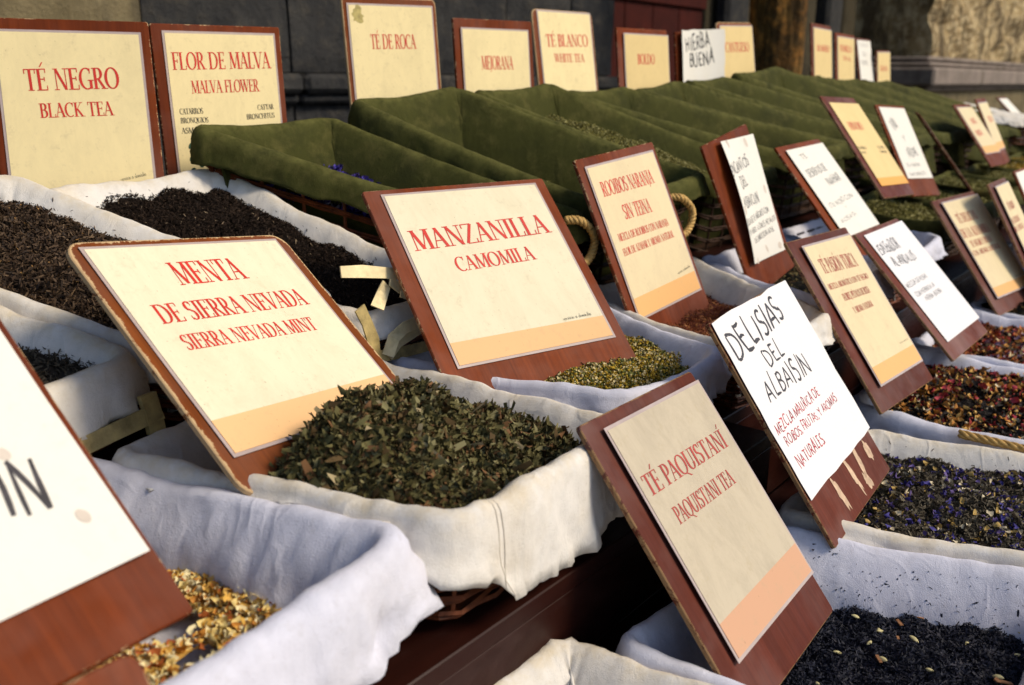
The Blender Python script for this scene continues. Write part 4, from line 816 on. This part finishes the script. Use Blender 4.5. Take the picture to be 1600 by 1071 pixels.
M['t_rooi'] = m_flake('rooibos', [(0, (.10, .022, .008)), (.5, (.20, .055, .015)), (.85, (.34, .14, .04))], .7, .25)
M['t_speck'] = m_flake('speckled_tea', [(0, (.014, .012, .006)), (.6, (.035, .030, .012)), (.75, (.32, .24, .09)), (.9, (.14, .07, .02))], .7, .25)
H = make_heap
H('a0', 'leaf_tea', 'greyish brown leaf tea in the far left basket', 'tea', M['t_grey'], -.022, [], [('needle', 9000, .006, .012, 0, 1, .003, .6)], .2)
H('a1', 'leaf_tea', 'brown twisted leaf tea heaped behind the MENTA sign', 'tea', M['t_brown'], -.030, [(.35, .35, .5, .45, .030), (.5, .9, .5, .3, .012)], [('needle', 22000, .006, .013, 0, 1, .004, .7), ('wide', 1200, .006, .012, .2, 1, .003, .6)], .1, crumbs=200, crumb_sides=(0.5, 1.5))
H('a2', 'black_tea', 'fine black tea heaped below the FLOR DE MALVA sign', 'tea', M['t_black'], -.030, [(.55, .30, .40, .35, .024)], [('needle', 26000, .004, .009, 0, 1, .003, .6)], .1, crumbs=110, crumb_sides=(0.5, 1.5))
H('g1', 'mallow_flowers', 'blue violet mallow flowers in the first green basket', 'dried flowers', M['t_mallow'], -.086, [(.2, .6, .5, .4, .02)], [('petal', 2600, .010, .018, 0, 1, .006, .8)], .2)
H('g2', 'pale_herb', 'dusty green herb in the basket below TÉ DE ROCA', 'dried herb', M['t_pale'], -.12, [], [('chunk', 3000, .004, .008, 0, .6, .003, .6)], .2)
H('g3', 'marjoram', 'pale yellow green dried marjoram below the MEJORANA sign', 'dried herb', M['t_pale'], -.070, [(.35, .45, .5, .5, .048)], [('chunk', 9000, .003, .007, 0, 1, .004, .8)], .3)
for k, lb in (('g4', 'dull green leaves in the basket below TÉ BLANCO'), ('g5', 'dull green leaves in the basket below BOLDO'), ('g6', 'dull green leaves in the basket below HIERBA BUENA'), ('g7', 'dull green leaves in the basket below CANTUESO'), ('g8', 'dried herb in the basket right of the trunk'), ('g9', 'pale herb below the first small far signs'), ('g10', 'pale herb below the far white sign'), ('g11', 'pale herb in the last basket of the top step')):
    H(k, 'dried_herb', lb, 'dried herb', M['t_pale'], -.085, [(.5, .3, .5, .4, .045)] if k in ('g8', 'g9') else [], [('leaf', 1400, .010, .02, 0, 1, .004, .7)], .3)
H('a12', 'dried_herb', 'pale herb in the white basket at the far end', 'dried herb', M['t_pale'], -.05, [], [('leaf', 900, .010, .02, 0, 1, .004, .7)], .3)
H('b0', 'golden_petals', 'golden and cream dried petals with a bare patch of cloth', 'dried flowers', M['t_gold'], -.082, [(.3, .8, .5, .4, .014), (.95, .55, .2, .35, .010)], [('petal', 5600, .004, .012, 0, 1, .005, .9), ('chunk', 2600, .003, .007, 0, 1, .004, .8)], .3, holes=((.66, .62, .17, .10), (.60, .80, .1, .06)))
H('b1', 'mint_leaves', 'dark green dried mint leaves and stems in a high heap', 'dried herb', M['t_mint'], -.078, [(.25, .60, .33, .23, .126), (.62, .45, .30, .28, .056), (.22, 1.0, .42, .20, .055), (.78, .78, .3, .3, .036), (.98, .80, .2, .3, .018)], [('leaf', 13000, .005, .021, 0, .93, .008, .9), ('wide', 12000, .004, .017, 0, .93, .007, .9), ('needle', 14000, .006, .020, 0, .95, .007, .8), ('petal', 3500, .004, .011, 0, .9, .008, 1.0), ('needle', 1300, .018, .042, .5, 1, .008, .5)], .05, .009)
H('b2', 'camomile_flowers', 'small yellow camomile heads at the foot of the MANZANILLA sign', 'dried flowers', M['t_camo'], -.034, [(.5, .8, .5, .4, .016)], [('chunk', 14000, .003, .0065, 0, 1, .005, .8), ('petal', 3500, .004, .008, .5, 1, .004, .8)], .5)
H('b3', 'rooibos', 'fine orange red rooibos in its white basket', 'tea', M['t_rooi'], -.055, [(.6, .5, .5, .5, .012)], [('needle', 9000, .004, .010, 0, 1, .003, .6)], .3)
H('b4', 'leaf_tea', 'dark leaf tea in the basket right of the ENCANTOS sign', 'tea', M['t_speck'], -.05, [], [('needle', 4500, .006, .012, 0, 1, .003, .6)], .1)
H('b5', 'leaf_tea', 'dark leaf tea in the basket behind the AL-ANDALUS sign', 'tea', M['t_speck'], -.05, [], [('needle', 3500, .006, .012, 0, 1, .003, .6)], .1)
for i, lb in enumerate(('yellowish herb at the foot of the yellow card', 'yellowish herb at the foot of the narrow white card', 'herb in the basket of the edge on board', 'herb in the basket after the edge on board', 'golden herb below the two far slanting cards', 'golden herb in the farthest middle basket')):
    H('h%d' % i, 'dried_herb', lb, 'dried herb', M['t_camo' if i in (4, 5) else 't_pale'], -.035, [(.5, .4, .5, .5, .03)], [('leaf', 1500, .008, .016, 0, 1, .004, .7)], .3)
H('c2', 'black_tea', 'blackish tea in the basket at the lower right corner', 'tea', M['t_dark'], -.078, [(.5, .8, .5, .4, .016)], [('needle', 26000, .005, .011, 0, 1, .004, .6)], .1, crumbs=1, crumb_sides=(1.5,), crumb_spec=[('chunk', 90, .0012, .0032, .3, 1, .0003, .3), ('needle', 60, .002, .006, .3, 1, .0003, .2), ('wide', 18, .004, .009, .3, 1, .0003, .2)])
H('c3', 'blue_flower_tea', 'brownish tea mixed with blue and yellow petals', 'tea', M['t_blue'], -.036, [(.4, .5, .45, .45, .024)], [('needle', 16000, .006, .013, 0, .78, .004, .7), ('wide', 2500, .006, .012, 0, .78, .004, .7), ('petal', 1150, .006, .012, .74, 1, .006, .9)], .1, crumbs=130, crumb_sides=(0.5, 1.5))
H('c4', 'rose_petal_tea', 'black tea mixed with orange and rose red petals', 'tea', M['t_rose'], -.040, [(.5, .5, .5, .5, .042)], [('needle', 9000, .006, .012, 0, .5, .004, .6), ('petal', 2600, .008, .018, .35, 1, .007, .9), ('chunk', 900, .006, .012, .3, 1, .006, .8)], .1)
H('c5', 'orange_petal_tea', 'orange and brick red petal tea at the foot of the AL-ANDALUS sign', 'tea', M['t_fire'], -.040, [(.5, .5, .5, .5, .040)], [('petal', 4200, .008, .015, 0, 1, .006, .9)], .1)
H('c6', 'speckled_tea', 'dark tea with pale specks at the foot of the ALHAMBRA sign', 'tea', M['t_speck'], -.030, [(.4, .4, .5, .5, .040)], [('petal', 2800, .007, .014, 0, 1, .005, .9)], .1)
H('c7', 'speckled_tea', 'brown tea at the right edge', 'tea', M['t_fire'], -.030, [(.4, .4, .5, .5, .040)], [('petal', 1800, .007, .014, 0, 1, .005, .9)], .1)

# cardamom pods, bark chips on the black tea (each its own thing)
M['pod'] = m_simple('cardamom_pod', (.50, .44, .22), .6, .3, .3, 90); M['chip'] = m_simple('bark_chip', (.26, .12, .05), .7, .3, .4, 90)
def pod_mesh():
    V = []; F = []
    for i in range(9):
        t = i / 8; r_ = .0036 * math.sin(math.pi * t) ** .7 + .0002
        for k in range(9): a = 2 * math.pi * k / 9; rr_ = r_ * (1 + .12 * math.cos(3 * a)); V.append(((t - .5) * .015, rr_ * math.cos(a), rr_ * .75 * math.sin(a)))
    for i in range(8):
        for k in range(9): F.append([i * 9 + k, i * 9 + (k + 1) % 9, (i + 1) * 9 + (k + 1) % 9, (i + 1) * 9 + k])
    return V, F
pm = mesh('cardamom_pod', *pod_mesh(), M['pod'], None, True); cm = mesh('bark_chip', *(lambda q: (q[0], q[1]))(bevel_box(-.013, .013, -.003, .003, -.001, .001, .0006)), M['chip'])
cor = BASKETS['c2'][1]; rp = random.Random(9); first = {'p': True, 'c': True}
for k in range(44):
    u, v = rp.uniform(.2, .97), rp.uniform(.08, .9); isp = k % 10 < 7; src = pm if isp else cm; key = 'p' if isp else 'c'
    o = src if first[key] else src.copy()
    if not first[key]: C.objects.link(o)
    first[key] = False; p = bil(cor, u, v); lift = -.078 + .016 * math.exp(-((u - .5) / .5) ** 2 - ((v - .8) / .4) ** 2) + .0055
    o.location = wp(p.x, p.y, p.z + lift); o.rotation_euler = (rp.uniform(-.4, .4), rp.uniform(-.35, .35), rp.uniform(0, 6.3)); s = rp.uniform(.55, .9); o.scale = (s, s, s)
    tag(o, 'pale cardamom pod lying on the black tea in the lower right basket' if isp else 'thin reddish bark chip lying on the black tea in the lower right basket', 'cardamom pod' if isp else 'bark chip', 'cardamom pods on the black tea' if isp else 'bark chips on the black tea')

# ------------------------------------------------------------------ basket details: rope handles, veneer slats, straw braid
def handle(key, pts):
    root = BASKETS[key][0]; loc = BASKETS[key][3]; P = [Vector(loc(Vector(p))) for p in pts]; Q = []
    for i in range(len(P) - 1):
        a, b, c_, d = P[max(i - 1, 0)], P[i], P[i + 1], P[min(i + 2, len(P) - 1)]
        for k in range(14): t = k / 14; Q.append(.5 * ((2 * b) + (c_ - a) * t + (2 * a - 5 * b + 4 * c_ - d) * t * t + (-a + 3 * b - 3 * c_ + d) * t ** 3))
    Q.append(P[-1]); V, F = [], []
    for ph in range(3):
        S = []
        for i, q in enumerate(Q):
            t = (Q[min(i + 1, len(Q) - 1)] - Q[max(i - 1, 0)]).normalized(); u = t.cross(Vector((.3, 1, .1))).normalized(); s = t.cross(u); a = i * .62 + ph * 2.094
            S.append(q + u * .0042 * math.cos(a) + s * .0042 * math.sin(a))
        tube(S, .0040, 6, V, F)
    mesh('rope_handle', V, F, M['straw'], root, True)
for k, a, z in (('g1', 1.316, -.268), ('g2', 1.675, -.262)):
    handle(k, [(a - .010, -.915, z + .03), (a + .008, -.895, z + .028), (a + .034, -.885, z + .002), (a + .030, -.885, z - .028), (a + .006, -.887, z - .045), (a - .018, -.893, z - .030), (a - .024, -.91, z - .005), (a - .030, -.93, z + .02)])
def strip(key, pts, wid, thick, mat, name='wood_slat', twist=0., upv=Vector((0, .3, 1))):
    root = BASKETS[key][0]; loc = BASKETS[key][3]; P = [Vector(loc(Vector(p))) for p in pts]; V, F = [], []; n = len(P); rr_ = random.Random(len(pts) * 7 + int(wid * 1e4))
    for i, p in enumerate(P):
        t = (P[min(i + 1, n - 1)] - P[max(i - 1, 0)]).normalized(); s = (upv - t * upv.dot(t)).normalized(); s.rotate(Matrix.Rotation(twist * i / n, 3, t)); b = t.cross(s); w_ = wid * (1 + rr_.uniform(-.1, .1)) / 2
        V += [p + s * w_ + b * thick, p - s * w_ + b * thick, p - s * w_ - b * thick, p + s * w_ - b * thick]
    for i in range(n - 1):
        for k in range(4): F.append([4 * i + k, 4 * i + (k + 1) % 4, 4 * i + 4 + (k + 1) % 4, 4 * i + 4 + k])
    F.append([3, 2, 1, 0]); F.append([4 * n - 4, 4 * n - 3, 4 * n - 2, 4 * n - 1]); return fix_normals(mesh(name, V, F, M[mat], root))
strip('a2', [(.805, -.925, -.252), (.84, -.92, -.256), (.88, -.918, -.264), (.935, -.92, -.276)], .017, .0012, 'veneer')
strip('a2', [(.878, -.915, -.279), (.866, -.912, -.292), (.850, -.905, -.306)], .020, .001, 'veneer', twist=.6, upv=Vector((1, .2, .4)))
strip('a2', [(.885, -.915, -.276), (.905, -.915, -.290), (.935, -.912, -.300)], .014, .0012, 'veneer', twist=.5)
strip('a2', [(.900, -.91, -.296), (.915, -.905, -.303), (.945, -.90, -.318)], .010, .001, 'veneer', twist=.9)
strip('a2', [(.858, -.895, -.374), (.868, -.893, -.350), (.890, -.893, -.340), (.925, -.895, -.337), (.965, -.90, -.335)], .017, .0012, 'veneer', twist=.4)
strip('a2', [(.862, -.897, -.378), (.880, -.896, -.362), (.920, -.897, -.352), (.965, -.90, -.350)], .011, .0012, 'veneer', twist=.2)
strip('a2', [(.818, -.905, -.300), (.828, -.903, -.322), (.836, -.90, -.348), (.840, -.90, -.385)], .019, .0012, 'veneer_old', upv=Vector((1, 0, .2)))
strip('a2', [(.80, -.905, -.37), (.85, -.90, -.374), (.90, -.90, -.378), (.96, -.90, -.38)], .015, .0012, 'veneer_old')
strip('a0', [(.40, -.895, -.375), (.455, -.893, -.365), (.512, -.893, -.356)], .020, .003, 'veneer_old'); strip('a0', [(.500, -.897, -.335), (.502, -.893, -.355), (.503, -.89, -.378)], .02, .004, 'veneer_old', upv=Vector((1, 0, 0)))
# frayed straw braid along the rim of the rose tea basket
V, F = [], []; loc = BASKETS['c4'][3]
for ph in range(4):
    S = []
    for i in range(40):
        t = i / 39; r_ = .0048 * (1 - .35 * t); a_ = 24 * t + ph * 1.57; S.append(loc(Vector((1.600 + .004 * t, -.310 + .22 * t, -.5665 - .004 * t)) + Vector((r_ * math.cos(a_) - .0, 0, r_ * math.sin(a_)))))
    tube(S, [.0036 * (1 - .3 * i / 39) for i in range(40)], 5, V, F)
mesh('straw_braid', V, F, M['straw'], BASKETS['c4'][0], True)
M['stitch'] = m_simple('seam_thread', (.58, .52, .44), .9, .1, .2)
def seam(key, i, k0=9, k1=None):
    LV, rw, N = LINER[key]; k1 = k1 or rw - 1; P = []
    for k in range(k0, k1 + 1):
        p = Vector(LV[(i % N) * rw + k]); n_ = BASKETS[key][5][i % N]; P.append(p + Vector((n_.x, -n_.y, .25)) * .0012)
    V, F = [], []; tube(P, .0005, 5, V, F); mesh('seam', V, F, M['stitch'], BASKETS[key][0])
sides = BASKETS['b1'][6]; fr = [i for i, s in enumerate(sides) if s == 3]; seam('b1', fr[0] - 2); seam('b1', fr[0] - 3)
fr = [i for i, s in enumerate(BASKETS['b0'][6]) if s == 2]; seam('b0', fr[1], 3)

# ------------------------------------------------------------------ signs
S = make_sign
S('NEGRO', 'large cream card TÉ NEGRO BLACK TEA on a brown board at top left', 'board', 'print_top')
mal = S('MALVA', 'cream card FLOR DE MALVA MALVA FLOWER on a brown board', 'board', 'print_top')
roca = S('ROCA', 'tall cream card TÉ DE ROCA with a stained rounded corner', 'board_edge', 'print_top', rad=.012)
S('MEJO', 'cream card MEJORANA on a wide red brown board', 'board', 'print_top', gap=.003)
S('BLAN', 'cream card TÉ BLANCO WHITE TEA on a board with rounded corners', 'board_edge', 'print_top', rad=.018)
S('BOLDO', 'cream card BOLDO on a brown board', 'board', 'print_yel', gap=.004)
S('HIER', 'white hand lettered card HIERBA BUENA', 'board', 'paper', lam=False, jag=.006, ink={'H': 'black'}, bend=lambda x, z: .012 * x * x)
S('CANT', 'yellow card CANTUESO beside the tree trunk', 'board_edge', 'print_yel', rad=.015)
S('FA1', 'small yellow card right of the trunk, leftmost of the far four', 'board', 'print_yel')
S('FA2', 'small yellow card between the far yellow and white cards', 'board', 'print_yel')
S('FA3', 'small white hand written card in the far back row', 'board', 'paper', lam=False)
S('FA4', 'lowest small yellow card, rightmost of the far back row', 'board', 'print_yel')
menta = S('MENTA', 'cream card MENTA DE SIERRA NEVADA on a board with badly chipped edges', 'board_worn', 'print', rad=.022)
S('MANZ', 'cream card MANZANILLA CAMOMILA on a red brown board', 'board', 'print')
S('ROOI', 'cream card ROOIBOS NARANJA SIN TEINA on a red brown board', 'board', 'print_mid', gap=.002)
enc = S('ENC', 'curling white hand written card ENCANTOS DEL ALBAICIN', 'board', 'paper', lam=False, skew=math.radians(7), gap=.004, bend=lambda x, z: .016 * max(0, -x) ** 1.5 * (1 - z * z * .6))
S('DES', 'long white hand written card DESIERTOS DE NAHAR', 'board', 'paper', lam=False, gap=.004)
S('YEL', 'yellow card with orange band on a board, behind the DESIERTOS card', 'board_dull', 'print_yel', lam=False)
S('WHI', 'narrow white card right of the yellow card with orange band', 'board', 'paper', lam=False)
S('EDGE', 'dark red board seen edge on among the green baskets', 'board', 'print_yel')
S('FB1', 'left of the two far slanting cards at the right edge', 'board', 'print_mid')
S('FB2', 'narrower right one of the two far slanting cards', 'board', 'print_mid')
S('FB3', 'far white card leaning steeply at the right edge', 'board', 'paper', lam=False)
zin = S('ZIN', 'big overexposed white hand written card cut by the left edge, ending in IN', 'board', 'paper', lam=False, gap=.002, bend=lambda x, z: .004 * max(0, x) * max(0, -z))
S('SM', 'corner of a brown board at the very bottom left', 'board', 'paper', rad=.01)
S('PAQ', 'grimy card TÉ PAQUISTANÍ PAQUISTANI TEA on a dull red board', 'board_dull', 'print_old', gap=.005, ink={'P': 'red_dull'}, rad=.006)
dl = S('DEL', 'white hand written card DELISIAS DEL ALBAISIN with red lines below', 'board_dull', 'paper_cool', lam=False, jag=.004)
S('PAS', 'cream card TÉ PASIÓN TURCA on a long brown board', 'board_dull', 'print_mid', gap=.005, ink={'P': 'red_dull'})
S('ESP', 'white hand written card ESPLENDOR AL-ANDALUS', 'board_dull', 'paper_cool', lam=False)
S('ALH', 'cream card DE LA ALHAMBRA near the right edge', 'board_dull', 'print_mid', gap=.006, ink={'P': 'red_dull'})
S('ALH2', 'narrow looking cream card right of the ALHAMBRA card', 'board_dull', 'print_mid', gap=.006, ink={'P': 'red_dull'})
S('FC2', 'white card cut by the right edge above the ALHAMBRA cards', 'board', 'paper', lam=False)
def spots(sign, lst, mat, name, front=True):
    root, cd, yf, rot, at = sign
    for (x, z, rx, rz, an) in lst:
        V, F = [], []; disc(x, z, rx, rz, an, (yf(x, z) - .0003) if front else -.0004, V, F, 18, .28 if not front else .04, random)
        o = mesh(name, V, F, M[mat], cd if front else root)
        if not front: at(o)
spots(zin, [(.055, -.035, .0045, .006, .3), (.079, -.103, .0045, .0065, .3)], 'spot', 'glue_spot')
spots(dl, [(-.055, -.158, .007, .026, .15), (.010, -.155, .006, .030, .2), (.052, -.150, .007, .026, -.1), (.100, -.150, .010, .016, .1), (.045, -.178, .011, .013, .5)], 'tape', 'glue_mark', False)
spots(enc, [(-.05, .125, .006, .010, .3), (.035, .12, .006, .011, .3), (.062, .01, .005, .010, 0), (-.07, -.02, .006, .010, 0), (.06, -.12, .008, .008, 0), (-.06, -.13, .004, .008, 0), (.0, -.115, .004, .009, .3)], 'spot', 'glue_spot')
# printed sprig at the foot of the mallow card, stain on the TÉ DE ROCA card
M['sprig'] = m_simple('sprig_ink', (.02, .06, .035), .5, .3, .3); root, cd, yf, rot, at = mal
for k in range(9):
    V, F = [], []; z = -.040 - .011 * k; disc(-.072 + (.008 if k % 2 else -.008), z, .0035 + .0004 * k, .0065, (.6 if k % 2 else -.6), yf(-.07, z) - .0003, V, F, 10); mesh('printed_leaf', V, F, M['sprig'], cd)
M['stain'] = m_simple('paper_stain', (.42, .34, .12), .6, .3, .3, 120); root, cd, yf, rot, at = roca
V, F = [], []; disc(-.085, .132, .013, .016, .2, yf(-.08, .13) - .0003, V, F, 22, .3); mesh('stain', V, F, M['stain'], cd)
